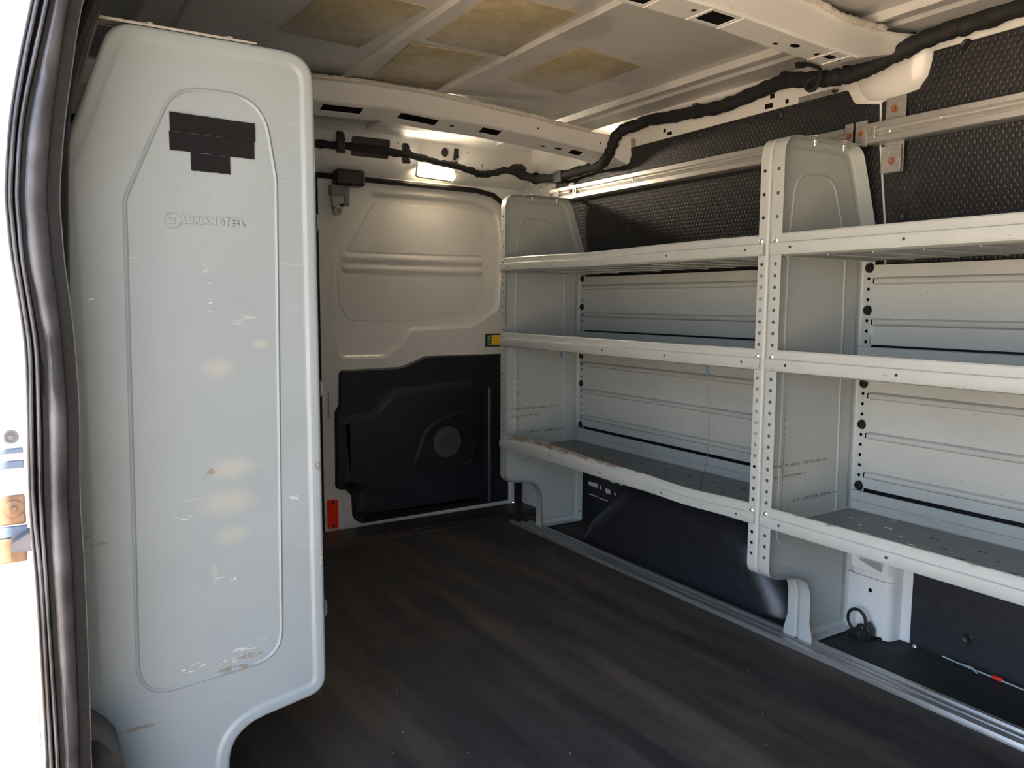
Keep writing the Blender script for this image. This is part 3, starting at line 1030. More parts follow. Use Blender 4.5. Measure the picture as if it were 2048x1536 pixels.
# push pins of the liners
pin = None
for x, z in ((-20.9, 38.0), (-9.6, 38.0), (9.4, 39.9), (3.85, 26.6), (5.4, 39.4), (-33.9, 36.2), (11.3, -11.0), (30, 40), (6.6, 34.9)):
    y = wy(z) - .17
    if pin is None:
        mb = MB().lathe((0, 0, 0), (0, -1, 0), [(0, .48), (.06, .48), (.12, .40), (.08, .30), (.05, .16), (.1, .12), (.1, 0)], 16)
        pin = obj('push_pin', mb, M_PLASTIC, wall_r, at=(x, y, z))
    else:
        again(pin, (x, y, z))
# small square holes and openings of the cantrail above the liners
mb = MB()
for x, z, a, b in ((-10.4, 40.1, .28, .28), (-10.9, 39.25, .5, .33), (-8.6, 39.2, .2, .25), (-26.5, 39.5, .22, .28), (-25.7, 39.0, .4, .2), (-32.4, 38.8, .2, .25), (-37, 38.1, .14, .45), (-35.2, 38.2, .14, .45), (-36.1, 38.5, .25, .25)):
    mb.box(x - a, x + a, wy(z) - .02, wy(z) + .2, z - b, z + b)
obj('access_hole', mb, M_DARK, wall_r)
mb = MB().box(-7.2, -3.0, wy(39) - .03, wy(39) + .2, 38.6, 39.9)
obj('shaded_opening', mb, M_BRKT, wall_r)  # solid grey block in place of the opening, its shade put into the colour
mb = MB().plate([(-35.4, 38.2), (-31.8, 38.2), (-31.8, 39.8), (-35.4, 39.8)], [circ(-33.5, 39.0, .25, 8, .38)], PY(wy(39) - .06), .05)
obj('stamped_tab', mb, M_BRKT, wall_r)

# white structural pillar at the floor beside the middle panel
mb = MB()
sec = [(.3, 14.9), (.3, 13.25), (.6, 13.0), (4.3, 12.95), (4.8, 13.15), (5.05, 13.6), (5.15, 14.6), (6.05, 14.7), (6.05, 15.0)]
mb.grid([[(x, y, z) for x, y in sec] for z in (FZ, -10, -7.7)])
mb.grid([[(x + (.35 if x < 1 else 0), y + .12 if y < 14 else y, z) for x, y in sec] for z in (-7.7, -7.62, -7.0)])
def PW(a, b, d=0):
    return (a, 13.08 + d, b)
mb.face([[(.7, -7.05), (4.6, -7.05), (4.6, -1.7), (.8, -1.7), (.5, -4.5)], rpoly([(1.5, -6.3, .15), (3.9, -6.9, .15), (4.2, -4.2, .3), (3.8, -2.6, .3), (1.9, -2.6, .3), (1.45, -4.2, .3)], 3)], PW)
ap = rpoly([(1.5, -6.3, .15), (3.9, -6.9, .15), (4.2, -4.2, .3), (3.8, -2.6, .3), (1.9, -2.6, .3), (1.45, -4.2, .3)], 3)
mb.grid([[PW(a, b, 0) for a, b in ap], [PW(a, b, .9) for a, b in offset(ap, .15)]], True)
mb.grid([[(x, y, z) for x, y in ((4.6, 13.08), (5.0, 13.5), (5.2, 14.6), (6.05, 14.7))] for z in (-7.05, -3, -1.7)])
mb.face([[(.3, -7.7), (6.05, -7.7), (6.05, -7.68), (.3, -7.68)]], lambda a, b: (a, 14, b))
pl = obj('pillar_cover', mb, M_WHITE, wall_r, ang=40)
mb = MB().face([offset(ap, .1)], lambda a, b: PW(a, b, .95))
obj('hollow_backing', mb, M_GREY, wall_r)
mb = MB().lathe((2.9, 12.97, -8.9), (0, -1, 0), [(0, .2), (.04, .2), (.04, 0)], 10)
mb.box(2.25, 3.2, 13.9, 14.02, -6.2, -4.9)
obj('access_hole', mb, M_DARK, wall_r)
# dark sealant where the pillar meets the mat
r3 = random.Random(5)
pts = [(2.4 + i * .22, 12.92, FZ + .08 + r3.uniform(-.03, .08)) for i in range(10)]
obj('black_sealant', MB().tube(pts, lambda i: .11, 6), M_RUBBER, wall_r)

# wheel arch liner: carpeted box with slanted rear end and rounded front shoulder
prof = [(-39.0, FZ - .1), (-37.4, -10.9), (-30.0, -4.3), (-28.9, -3.7), (-25.5, -3.3), (-16, -3.2), (-12.5, -3.6), (-9.6, -4.8), (-6.6, -7.2), (-4.4, -9.8), (-2.9, -12.2), (-2.5, FZ - .1)]
def archrow(inset, y):
    out = []
    for x, z in prof:
        cx, cz = -20, -14
        L_ = math.hypot(x - cx, z - cz)
        k = 1 - inset / L_
        out.append((cx + (x - cx) * k, y, max(FZ - .1, cz + (z - cz) * k)))
    return out
rows = [archrow(i, y) for i, y in ((0, 14.9), (0, 12.4), (.25, 11.2), (.8, 10.1), (1.6, 9.2), (2.6, 8.6), (3.8, 8.3))]
mb = MB().grid(rows)
last = rows[-1]
mb.add(last, [tuple(range(len(last)))])
arch = obj('trim_3', mb, M_ARCH, kind='structure', ang=70)

# ---------------------------------------------------------------- side door pillar and what is behind it

A = [(-54.18, 31.3), (-55.23, 26.2), (-55.54, 23.33), (-55.46, 20.31), (-55.17, 16.32), (-55.23, 13.3), (-55.35, 9.47), (-55.28, 5.59), (-55.29, -1.76), (-55.34, -3.45), (-55.4, FZ)]
SEAL = [  # z, outer, bead 1, bead 2, flap left, flap right
 (35.5, -53.3, -53.1, -52.75, -52.45, -51.9), (31.3, -54.18, -53.99, -53.66, -53.36, -52.85), (28.8, -54.75, -54.56, -54.25, -53.95, -53.3),
 (26.2, -55.23, -55.05, -54.81, -54.54, -53.72), (23.35, -55.54, -55.36, -55.12, -54.87, -54.03), (21.8, -55.53, -55.36, -55.12, -54.88, -54.03), (20.3, -55.46, -55.30, -55.08, -54.84, -53.99),
 (18.3, -55.28, -55.13, -54.9, -54.6, -53.84), (16.3, -55.17, -55.0, -54.76, -54.38, -53.75), (13.3, -55.23, -55.1, -54.82, -54.44, -53.72), (9.4, -55.35, -55.2, -54.93, -54.59, -53.87),
 (5.5, -55.28, -55.09, -54.91, -54.62, -53.85), (-1.8, -55.29, -55.12, -54.88, -54.58, -53.95), (-3.6, -55.34, -55.14, -54.9, -54.6, -54.0), (FZ, -55.5, -55.3, -55.05, -54.75, -54.1)]
ws = thing('weather_strip', 'ribbed black rubber weather strip up the side door pillar, scuffed grey', 'weather strip', (6, -54.6, FZ))
def smoothpath(pts, n=4):
    out = []
    P_ = [Vector(p) for p in pts]
    for i in range(len(P_) - 1):
        a, b = P_[max(0, i - 1)], P_[i]
        c, d = P_[i + 1], P_[min(len(P_) - 1, i + 2)]
        for k in range(n):
            t = k / n
            out.append(.5 * ((2 * b) + (c - a) * t + (2 * a - 5 * b + 4 * c - d) * t * t + (3 * b - a - 3 * c + d) * t ** 3))
    out.append(P_[-1])
    return out
rowsS = []
sm = smoothpath([(s[0], s[1], s[5]) for s in SEAL])
sm2 = smoothpath([(s[2], s[3], s[4]) for s in SEAL])
base = []
for (z, o_, r_), (q1, q2, q3) in zip(sm, sm2):
    base.append([(5.3, o_ - .02, z), (5.75, o_, z), (5.8, q1, z), (5.55, (q1 + q2) / 2, z), (5.8, q2, z), (5.5, (q2 + q3) / 2 - .02, z), (5.5, q3 - .05, z), (5.4, r_, z), (5.3, r_ + .5, z)])
obj('seal_base', MB().grid(base), M_RUBBER, ws, ang=60)
jr = [[(5.3, o_ + .1, z), (5.3, r_ + .55, z), (3.8, r_ + .55, z), (3.8, o_ + .3, z)] for (z, o_, r_) in sm]
obj('trim_4', MB().grid(jr, True), simple('shaded_pillar', (.03, .03, .034), .4), kind='structure')  # white body pillar coloured dark, the shade of the gap put into it
for k, nm in ((0, 'bead'), (1, 'bead')):
    pts = [(5.88, q[k], z) for (z, _, _), q in zip(sm, sm2)]
    obj(nm, MB().tube(pts, .085, 8), M_SEALGREY, ws)
pts = [(5.8, o_, z) for (z, o_, r_) in sm]
obj('edge_strip', MB().tube(pts, .06, 8), M_SEALLIP, ws)
fl = []
r4 = random.Random(8)
for (z, o_, r_), (q1, q2, q3) in zip(sm, sm2):
    w = r_ - q3
    fl.append([(5.6, q3, z), (5.95, q3 + .05, z), (6.12 , q3 + w * .25, z), (6.05, q3 + w * .6, z), (5.8, q3 + w * .9, z), (5.6, r_, z)])
obj('flap', MB().grid(fl), M_SEALGREY, ws, ang=70, label='grey scuffed outer flap of the seal')
# opened sliding door behind the pillar: white edge with its lock hardware
sl = thing('sliding_door', 'white edge of the opened sliding door in full sun', 'van door', (-1, -58, FZ))
mb = MB()
mb.box(-20, -1.2, -61.5, -53.9 - 1.6, FZ - 4, 12.55)
mb.box(-20, -1.2, -61.5, -55.5, 12.85, 41)
mb.box(-20, -1.6, -61.5, -55.5, 12.5, 12.9)
obj('door_shell', mb, M_WHITE, sl, bevel=.1)
mb = MB().lathe((-1.2, -56.0, 11.6), (1, 0, 0), [(0, .36), (.12, .36), (.16, .28), (.1, .2), (.1, .14), (.2, .12), (.2, 0)], 16)
obj('bolt', mb, simple('dull_bolt', (.10, .095, .10), .5), sl)
mb = MB().box(-1.25, -1.05, -58, -55.5, 9.95, 10.35).box(-1.25, -.9, -58, -55.5, 10.75, 11.0)
obj('steel_strip', mb, M_BLUEST, sl, bevel=.04)
mb = MB().box(-1.25, -1.0, -58, -55.55, 7.0, 8.55).box(-1.25, -.95, -58, -55.6, 5.0, 6.3)
hp = obj('hinge_plate', mb, M_LATCH, sl, bevel=.1, label='rusty hinge plate')
for z in (7.85, 6.0):
    mb = MB().lathe((-1.0, -56.05 + (.1 if z < 7 else 0), z), (1, 0, 0), [(0, .45), (.06, .45), (.1, .38), (.1, .16), (.2, .14), (.2, 0)], 16)
    obj('washer', mb, M_LATCH, hp)
mb = MB().box(-1.25, -.98, -58, -55.5, 6.35, 6.9)
obj('steel_strip', mb, M_BLUEST, sl, bevel=.04)
mb = MB()
mb.grid([[(x, y, z) for y, z in sec_] for x, sec_ in ((-1.2, [(-56.3, 5.75), (-56.25, 6.3), (-55.4, 6.75), (-54.6, 6.7), (-54.6, 5.6)]), (-.2, [(-56.3, 5.8), (-56.2, 6.2), (-55.5, 6.65), (-54.7, 6.6), (-54.7, 5.65)]))], True)
mb.add([(-.2, -56.3, 5.8), (-.2, -56.2, 6.2), (-.2, -55.5, 6.65), (-.2, -54.7, 6.6), (-.2, -54.7, 5.65)], [(0, 1, 2, 3, 4)])
obj('rubber_buffer', mb, M_SEALGREY, sl, label='black rubber buffer')

# ================================================================== SHELVING
OUT = [(0, -5.9, 1.3), (0, 32.9, 1.8), (10.6, 32.9, 1.7), (13.4, 25.2, 2.2), (13.4, -13.25, .5), (6.0, -13.25, .12), (6.0, -6.9, 2.6)]
def panel_outline(d=0):
    """outline of the pressed end panel inset by d; the corner radii shrink or grow with the inset"""
    ctl = offset([(p[0], p[1]) for p in OUT], d)
    base = rpoly([(a, b, max(.06, r + (d if i == 6 else -d))) for i, ((a, b), (_, _, r)) in enumerate(zip(ctl, OUT))], 7)
    ref = rpoly(OUT, 7)
    out = []
    n = len(base)
    for i in range(n):
        a, b = base[i], base[(i + 1) % n]
        ra, rb_ = ref[i], ref[(i + 1) % n]
        out.append(a)
        if abs(ra[0] - rb_[0]) < 1e-6 and abs(ra[1] - rb_[1]) > 3:
            lo_, hi_ = min(a[1], b[1]), max(a[1], b[1])
            zs = [k + .5 for k in range(-13, 33) if min(ra[1], rb_[1]) + .2 < k + .5 < max(ra[1], rb_[1]) - .2]
            m = len(zs)
            zs = [min(hi_ - .01 * (m - q), max(lo_ + .01 * (q + 1), z)) for q, z in enumerate(zs)]
            if ra[1] > rb_[1]:
                zs = zs[::-1]
            out += [(a[0] + (b[0] - a[0]) * (z - a[1]) / (b[1] - a[1]), z) for z in zs]
    return out
PO = panel_outline()
FRONT_H = set(list(range(-5, 0)) + [k for k in range(1, 24) if k not in (0, 14)] + [26, 28, 30])
REAR_H = set(k for k in range(1, 24) if k not in (1, 7, 11, 18, 22, 14)) | {-12}
rivet0 = {}
def rivet(parent, at, key='r', mat=None):
    if key not in rivet0:
        mb = MB().lathe((0, 0, 0), (0, -1, 0), [(0, .23), (.05, .23), (.13, .14), (.15, 0)], 12)
        rivet0[key] = obj('rivet', mb, mat or M_BOLT, parent, at=at)
        return rivet0[key]
    return again(rivet0[key], at, parent)

def end_panel(unit, xw, s, y0, sy, mat, seen=True, fl=1.35, plugs=True, bead=True):
    mb = MB()
    Y = lambda t: y0 + sy * t
    n = len(PO)
    for i in range(n):
        a, b = PO[i], PO[(i + 1) % n]
        def P(u, v, a=a, b=b):
            return (xw + s * (.25 + (fl - .25) * u), Y(a[0] + (b[0] - a[0]) * v), a[1] + (b[1] - a[1]) * v)
        hole = None
        if seen and abs(a[0] - b[0]) < 1e-6 and abs(abs(a[1] - b[1]) - 1) < 1e-3:
            zc = round((a[1] + b[1]) / 2)
            if (a[0] == 0 and zc in FRONT_H) or (a[0] > 13 and zc in REAR_H) or (abs(a[0] - 6) < .01 and zc == -12):
                hole = (.47, .5, .165 / (fl - .25), .165)
        mb.cell(P, 0, 1, 0, 1, hole)
    rings = [(0, .25), (.02, .15), (.08, .06), (.18, .01), (.26, 0), (.58, 0), (.66, .015), (.80, .115), (.88, .13), (1.0, .13)]
    rws = [[(xw + s * d, Y(a), b) for a, b in panel_outline(o)] for o, d in rings]
    mb.grid(rws, True)
    mb.face([panel_outline(rings[-1][0])], lambda a, b: (xw + s * rings[-1][1], Y(a), b))
    if bead:
        ov = rpoly([(2.35, -3.8, 1.6), (2.45, 24.3, 1.5), (3.1, 30.0, 2.2), (8.2, 30.1, 2.4), (10.5, 24.0, 2.0), (10.9, -2.2, 1.9)], 7) if sy > 0 else \
             rpoly([(2.75, -3.0, 1.9), (2.35, 25.6, 1.8), (3.0, 30.1, 2.4), (7.7, 30.0, 2.2), (10.3, 23.9, 2.0), (10.75, -3.6, 1.9)], 7)
        q = [(-.13, .135), (-.10, .115), (-.05, .05), (0, .03), (.05, .05), (.10, .115), (.13, .135)]
        mb.relief(ov, q, lambda a, b, d: (xw + s * d, Y(a), b), cap=False)
        mb.relief(ov, [(o, .26 - d) for o, d in q], lambda a, b, d: (xw + s * d, Y(a), b), cap=False)
    # foot tabs
    for t0 in (6.0,):
        mb.add([(xw + s * .3, Y(t0 - .02), -13.2), (xw + s * (fl + .35), Y(t0 - .02), -13.2), (xw + s * (fl + .35), Y(t0 - .02), -12.6), (xw + s * fl, Y(t0 - .02), -11.2), (xw + s * .3, Y(t0 - .02), -11.2)], [(0, 1, 2, 3, 4)])
    p = obj('end_panel', mb, mat, unit, ang=33)
    if seen:
        for z in (0, 14, 24):
            rivet(p, (xw + s * .75, Y(-.01), z))
        if plugs:
            for z in (22, 18, 11, 7, 1):
                if 'plug' not in rivet0:
                    m2 = MB().lathe((0, 0, 0), (0, -1, 0), [(0, .47), (.08, .47), (.28, .34), (.3, .2), (.2, .18), (.2, .1), (.3, .08), (.3, 0)], 16)
                    rivet0['plug'] = obj('rubber_plug', m2, M_RUBBER, p, at=(xw + s * .9, Y(13.3), z))
                else:
                    again(rivet0['plug'], (xw + s * .9, Y(13.3), z), p)
    return p

def shelf(unit, x0, x1, zb, y0, sy, mat, first_hole, dent=None, seen=True):
    dent = dent or (lambda x: (0, 0))
    Y = lambda t: y0 + sy * t
    xs = [x0]
    k = first_hole - 1
    while k - 2 > x0:
        k -= 2
    while k < x1 - .05:
        if k > x0 + .05:
            xs.append(k)
        k += 2
    xs.append(x1)
    lip = [(.42, .40), (.40, .52), (.22, .61), (.06, .58), (-.02, .46), (-.02, -.12), (-.05, -.17), (-.22, -.24), (-.24, -.30), (-.24, -1.02), (-.12, -1.22), (.2, -1.33), (.7, -1.36)]
    mb = MB()
    def pt(x, i):
        t, z = lip[i]
        dy, dz = dent(x)
        w = 1 if i < 10 else .3
        return (x, Y(t + dy * w), zb + z + dz * w)
    holes = [first_hole + 10 * q for q in range(6)]
    for a, b in zip(xs, xs[1:]):
        for i in range(len(lip) - 1):
            def P(u, v, i=i):
                return Vector(pt(u, i)).lerp(Vector(pt(u, i + 1)), v)
            hole = None
            if i == 8:
                for h in holes:
                    if abs((a + b) / 2 - h) < .1:
                        hole = (h, .5, .13, .13 / .72)
            mb.cell(P, a, b, 0, 1, hole)
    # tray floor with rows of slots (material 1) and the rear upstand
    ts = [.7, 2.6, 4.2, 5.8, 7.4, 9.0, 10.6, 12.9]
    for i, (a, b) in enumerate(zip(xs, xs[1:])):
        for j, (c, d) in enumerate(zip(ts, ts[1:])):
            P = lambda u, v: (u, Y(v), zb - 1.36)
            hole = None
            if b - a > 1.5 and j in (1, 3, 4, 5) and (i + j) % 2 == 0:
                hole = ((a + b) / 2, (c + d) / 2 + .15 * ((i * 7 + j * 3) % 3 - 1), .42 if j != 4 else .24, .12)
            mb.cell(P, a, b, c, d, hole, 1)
    back = [(12.9, -1.36), (13.05, -1.28), (13.1, -1.1), (13.1, -.55), (13.02, -.45), (13.02, .45), (12.95, .55), (12.8, .57)]
    mb.grid([[(x, Y(t), zb + z) for t, z in back] for x in (x0, (x0 + x1) / 2, x1)])
    # underside stiffening folds
    for i, x in enumerate(xs[1:-1]):
        if i % 2 == 0:
            mb.box(x - .05, x + .05, min(Y(.7), Y(12.9)), max(Y(.7), Y(12.9)), zb - 1.46, zb - 1.362)
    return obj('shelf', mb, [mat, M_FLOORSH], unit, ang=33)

def back_panel(unit, x0, x1, z0, z1, ribs, y0, sy):
    Y = lambda t: y0 + sy * t
    prof = [(z0 - .02, 0), (z0, 0)]
    mb = MB()
    zs = [z0]
    for r in sorted(ribs):
        zs += [r - .36, r - .30, r - .18, r, r + .18, r + .30, r + .36]
    zs.append(z1)
    dep = {0: 0, 1: .24, 2: .40, 3: .46, 4: .40, 5: .24, 6: 0}
    ds = [0]
    for r in ribs:
        ds += [dep[k] for k in range(7)]
    ds.append(0)
    def row(x, e):
        return [(x, Y(13.22 - e * d), z) for z, d in zip(zs, ds)]
    # plate edge, then the rib ends, then the ribs
    mb.grid([row(x0, 0), row(x0 + .45, 0), row(x0 + .5, 1), row((x0 + x1) / 2, 1), row(x1 - .5, 1), row(x1 - .45, 0), row(x1, 0)])
    mb.grid([[(x0, Y(13.34), z) for z in (z0, z1)], [(x0, Y(13.22), z) for z in (z0, z1)]])
    mb.grid([[(x, Y(13.22), z1) for x in (x0, x1)], [(x, Y(13.34), z1) for x in (x0, x1)]])
    bpn = obj('back_panel', mb, M_GREY, unit, ang=25)
    for r in ribs:
        a, b = sorted((Y(13.21), Y(12.8)))
        obj('lanced_slot', MB().box(x0 + .36, x0 + .47, a, b, r - .24, r + .24), M_DARK, bpn)
    return bpn

def top_bracket(unit, xw, s, y0, sy, seen=True):
    Y = lambda t: y0 + sy * t
    mb = MB()
    a, b = sorted((xw + s * .1, xw + s * 1.3))
    c, d = sorted((Y(3.2), Y(11.3)))
    mb.box(a, b, c, d, 32.93, 33.06)
    c, d = sorted((Y(11.15), Y(11.3)))
    mb.box(a, b, c, d, 32.93, 35.3)
    o = obj('top_bracket', mb, M_BRKT, unit, bevel=.04)
    for t in (4.6, 8.7):
        m2 = MB().lathe((xw + s * .75, Y(t), 33.06), (0, 0, 1), [(0, .26), (.2, .26), (.2, 0)], 6)
        m2.lathe((xw + s * .75, Y(t), 32.85), (0, 0, -1), [(0, .32), (.05, .32), (.06, .24), (.28, .24), (.3, .14), (.5, .12), (.5, 0)], 12)
        obj('bolt', m2, M_BOLT, o)
    mb = MB().lathe((xw + s * .7, Y(11.14), 34.2), (0, -sy, 0), [(0, .3), (.05, .3), (.06, .2), (.2, .2), (.2, 0)], 8)
    obj('bolt', mb, M_COPPER, o)
    return o

# rear bay on the driver's side
u1 = thing('shelving_unit', 'grey steel shelving bay along the far wall beside the rear door, rusty lower shelf', 'shelving', (-22, 6.5, FZ), 'grey van shelving bays')
end_panel(u1, -44.7, 1, 0, 1, M_GREY)
end_panel(u1, -.06, -1, 0, 1, M_GREY, plugs=False, bead=False, fl=1.05)
def dentlow(x):
    t = (x + 43) / 42
    return (0, .42 * math.exp(-((x + 35) / 8.5) ** 2) - .28 * math.exp(-((x + 9) / 5) ** 2) - .15 * math.exp(-((x + 43.3) / 1.4) ** 2))
def denttop(x):
    return (0, -.22 * math.exp(-((x + 25) / 9) ** 2) - .03)
shelf(u1, -44.45, -.35, 0, 0, 1, M_LIP[0], -42.4, dentlow)
shelf(u1, -44.45, -.35, 14, 0, 1, M_LIP[1], -42.4)
shelf(u1, -44.45, -.35, 24, 0, 1, M_LIP[2], -42.4, denttop)
back_panel(u1, -43.55, -1.3, .85, 12.62, [2.2, 6.05, 9.9], 0, 1)
back_panel(u1, -43.55, -1.3, 14.75, 22.25, [16.9, 20.75], 0, 1)
top_bracket(u1, -44.7, 1, 0, 1)
# front bay, continues out of the frame
u2 = thing('shelving_unit', 'grey steel shelving bay nearest the camera on the far wall, running out of frame', 'shelving', (22, 6.5, FZ), 'grey van shelving bays')
end_panel(u2, .02, 1, 0, 1, M_GREY)
end_panel(u2, 46.4, -1, 0, 1, M_GREY, plugs=False, bead=False, seen=False)
for z, m in ((0, 0), (14, 1), (24, 2)):
    shelf(u2, .3, 46.1, z, 0, 1, M_LIP[m], 2.4)
back_panel(u2, 1.25, 45.2, .85, 12.62, [2.2, 6.05, 9.9], 0, 1)
back_panel(u2, 1.25, 45.2, 14.75, 22.25, [16.9, 20.75], 0, 1)
top_bracket(u2, .02, 1, 0, 1)
# bay on the near side: its end panel fills the left of the picture
u3 = thing('shelving_unit', 'tall grey steel end panel of the near shelving bay, black tape patch near its top', 'shelving', (-22, -46.7, FZ), 'grey van shelving bays')
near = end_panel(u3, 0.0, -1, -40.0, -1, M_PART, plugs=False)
end_panel(u3, -44.7, 1, -40.0, -1, M_GREY, seen=False, plugs=False, bead=False)
for z, m in ((0, 0), (14, 1), (24, 2)):
    shelf(u3, -44.4, -.4, z, -40.0, -1, M_GREY, -42.4)
back_panel(u3, -43.5, -1.3, .85, 12.62, [2.2, 6.05, 9.9], -40.0, -1)
back_panel(u3, -43.5, -1.3, 14.75, 22.25, [16.9, 20.75], -40.0, -1)
top_bracket(u3, 0.0, -1, -40.0, -1)
# hook tape strips on the near panel
FX = -.11 + .005
r5 = random.Random(9)
def strip(y0, y1, za0, za1, h):
    n = 14
    top = [(y0 + (y1 - y0) * i / n, za0 + (za1 - za0) * i / n + r5.uniform(-.012, .012)) for i in range(n + 1)]
    bot = [(a, b - h + r5.uniform(-.012, .012)) for a, b in top]
    lp = bot + top[::-1]
    mb = MB().plate(lp, [], PX(-.135), .09)
    obj('hook_tape', mb, M_HOOK, near, label='black hook tape strip')
strip(-47.95, -43.48, 28.68, 28.57, .98)
strip(-48.0, -43.55, 27.66, 27.58, .97)
strip(-46.95, -44.9, 26.64, 26.6, .95)
# embossed lettering
def text(body, y, z, size, parent, name):
    cu = bpy.data.curves.new(name, 'FONT')
    cu.body = body
    cu.size = size * IN
    cu.extrude = .035 * IN
    cu.bevel_depth = .03 * IN
    cu.bevel_resolution = 1
    cu.space_character = 1.12
    cu.offset = .012 * IN
    to = bpy.data.objects.new('tmp', cu)
    COL.objects.link(to)
    dg = bpy.context.evaluated_depsgraph_get()
    me = bpy.data.meshes.new_from_object(to.evaluated_get(dg))
    bpy.data.objects.remove(to)
    me.materials.clear()
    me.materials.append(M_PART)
    R3 = Matrix(((0, 0, 1), (1, 0, 0), (0, 1, 0))).to_4x4()
    w = max(v.co.x for v in me.vertices) - min(v.co.x for v in me.vertices)
    me.transform(R3)
    o = bpy.data.objects.new(name, me)
    COL.objects.link(o)
    o.parent = parent
    org = ORG[parent.name]
    o.location = ((-.13 - org[0]) * IN, (y - org[1]) * IN, (z - org[2]) * IN)
    return o, w / IN
t_, w_ = text('ADRIAN STEEL', -47.62, 22.85, .52, near, 'embossed_lettering')
t_.scale = (1, 3.5 / w_, 1)
text('as', -48.26, 22.80, .46, near, 'embossed_emblem')
pts = [(-.13, -48.0 + .42 * math.cos(k * math.pi / 14), 22.93 + .42 * math.sin(k * math.pi / 14)) for k in range(28)]
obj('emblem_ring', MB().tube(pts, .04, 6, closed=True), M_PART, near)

# ================================================================== RAILS ON THE WALL AND FLOOR
SEC = [(12.3, 33.05), (11.15, 33.05), (11.0, 33.15), (11.0, 33.62), (11.1, 33.68), (11.25, 33.7), (11.3, 33.8), (11.12, 34.0), (11.3, 34.15), (11.3, 34.25), (11.25, 34.33), (11.1, 34.36), (11.0, 34.42), (11.0, 34.86), (11.15, 34.95), (12.3, 34.95)]
def wallrail(x0, x1, f, label):
    t = thing('wall_rail', label, 'rail', ((x0 + x1) / 2, f(12), 34), 'aluminium rails along the walls')
    mb = MB().grid([[(x, f(y), z) for y, z in SEC] for x in (x0, x1)], True)
    mb.face([[(y, z) for y, z in SEC]], lambda a, b: (x0, f(a), b))
    mb.face([[(y, z) for y, z in SEC]], lambda a, b: (x1, f(a), b))
    obj('extrusion', mb, M_ALU, t, ang=25)
    return t
def railbolt(t, x, z, y=11.1, mat=None, r=.2):
    mb = MB().lathe((x, y, z), (0, -1, 0), [(0, r * 1.5), (.05, r * 1.5), (.06, r), (.2, r), (.22, r * .6), (.22, 0)], 12)
    obj('bolt', mb, mat or M_BOLT, t)
ra = wallrail(-49.0, -.9, idf, 'aluminium wall rail above the rear shelving bay, lit by the lamp')
for x in (-30.7, -41.6):
    railbolt(ra, x, 34.05, r=.15)
def clipnut(t, x):
    mb = MB().plate(rpoly([(x - .35, 33.55, .1), (x + .35, 33.55, .1), (x + .35, 34.6, .1), (x - .35, 34.6, .1)], 2), [rpoly([(x - .12, 33.75, .05), (x + .12, 33.75, .05), (x + .12, 34.4, .05), (x - .12, 34.4, .05)], 2)], PY(10.9), .12)
    obj('clip', mb, M_ALU, t)
clipnut(ra, -42.9)
clipnut(ra, -47.0)
mb = MB().plate(rpoly([(-52.3, 33.0, .1), (-48.6, 32.8, .1), (-48.6, 35.2, .1), (-52.3, 35.8, .1)], 2), [], PY(11.3), .12)
obj('end_plate', mb, M_BRKT, ra, bevel=.04)
railbolt(ra, -51.3, 35.2, 11.25)
railbolt(ra, -49.3, 34.0, 11.25, M_COPPER)
rb = wallrail(1.45, 59, idf, 'aluminium wall rail above the front shelving bay')
railbolt(rb, 3.5, 33.95, r=.17)
railbolt(rb, 8.2, 34.2, r=.1)
clipnut(rb, 1.9)
mb = MB().plate(rpoly([(2.62, 30.35, .1), (4.5, 30.35, .1), (4.5, 37.0, .1), (2.62, 37.0, .1)], 2), [], PY(11.9), .14)
mb.plate(rpoly([(2.62, 30.35, .1), (4.5, 30.35, .1), (4.5, 32.7, .1), (2.62, 32.7, .1)], 2), [], PY(11.5), .2)
bp = obj('mounting_plate', mb, M_BRKT, rb, bevel=.05)
railbolt(bp, 3.45, 35.95, 11.85, M_COPPER, .22)
railbolt(bp, 3.65, 31.35, 11.45, M_COPPER, .22)
mb = MB().box(-.75, .05, 10.85, 11.0, 32.7, 35.2)
jp = obj('joint_plate', mb, M_BRKT, rb, bevel=.05)
railbolt(jp, -.3, 34.1, 10.85, M_COPPER, .22)
rc = wallrail(-49.0, 4.0, mir, 'aluminium wall rail high up behind the near grey panel')

FSEC = [(4.5, FZ - .1), (4.5, FZ + .12), (4.62, FZ + .42), (4.8, FZ + .46), (5.0, FZ + .40), (5.1, FZ + .16), (5.5, FZ + .14), (5.9, FZ + .14), (5.95, FZ + .26), (6.15, FZ + .26), (6.2, FZ + .14), (6.7, FZ + .14), (6.8, FZ + .36), (7.05, FZ + .40), (7.25, FZ + .34), (7.4, FZ + .1), (7.4, FZ - .1)]
fr = thing('floor_rail', 'long grooved aluminium floor rail running under the shelving feet', 'rail', (0, 6, FZ))
mb = MB()
sh = lambda x, y: .35 * (x + 48) / 100
mb.grid([[(x + (0 if x > -47 else (y - 4.5) * .75), y - .55 + sh(x, y) * 1.2, z) for y, z in FSEC] for x in (-48.5, -40, -20, 0, 20, 59)])
obj('extrusion', mb, M_FRAIL, fr, ang=25)

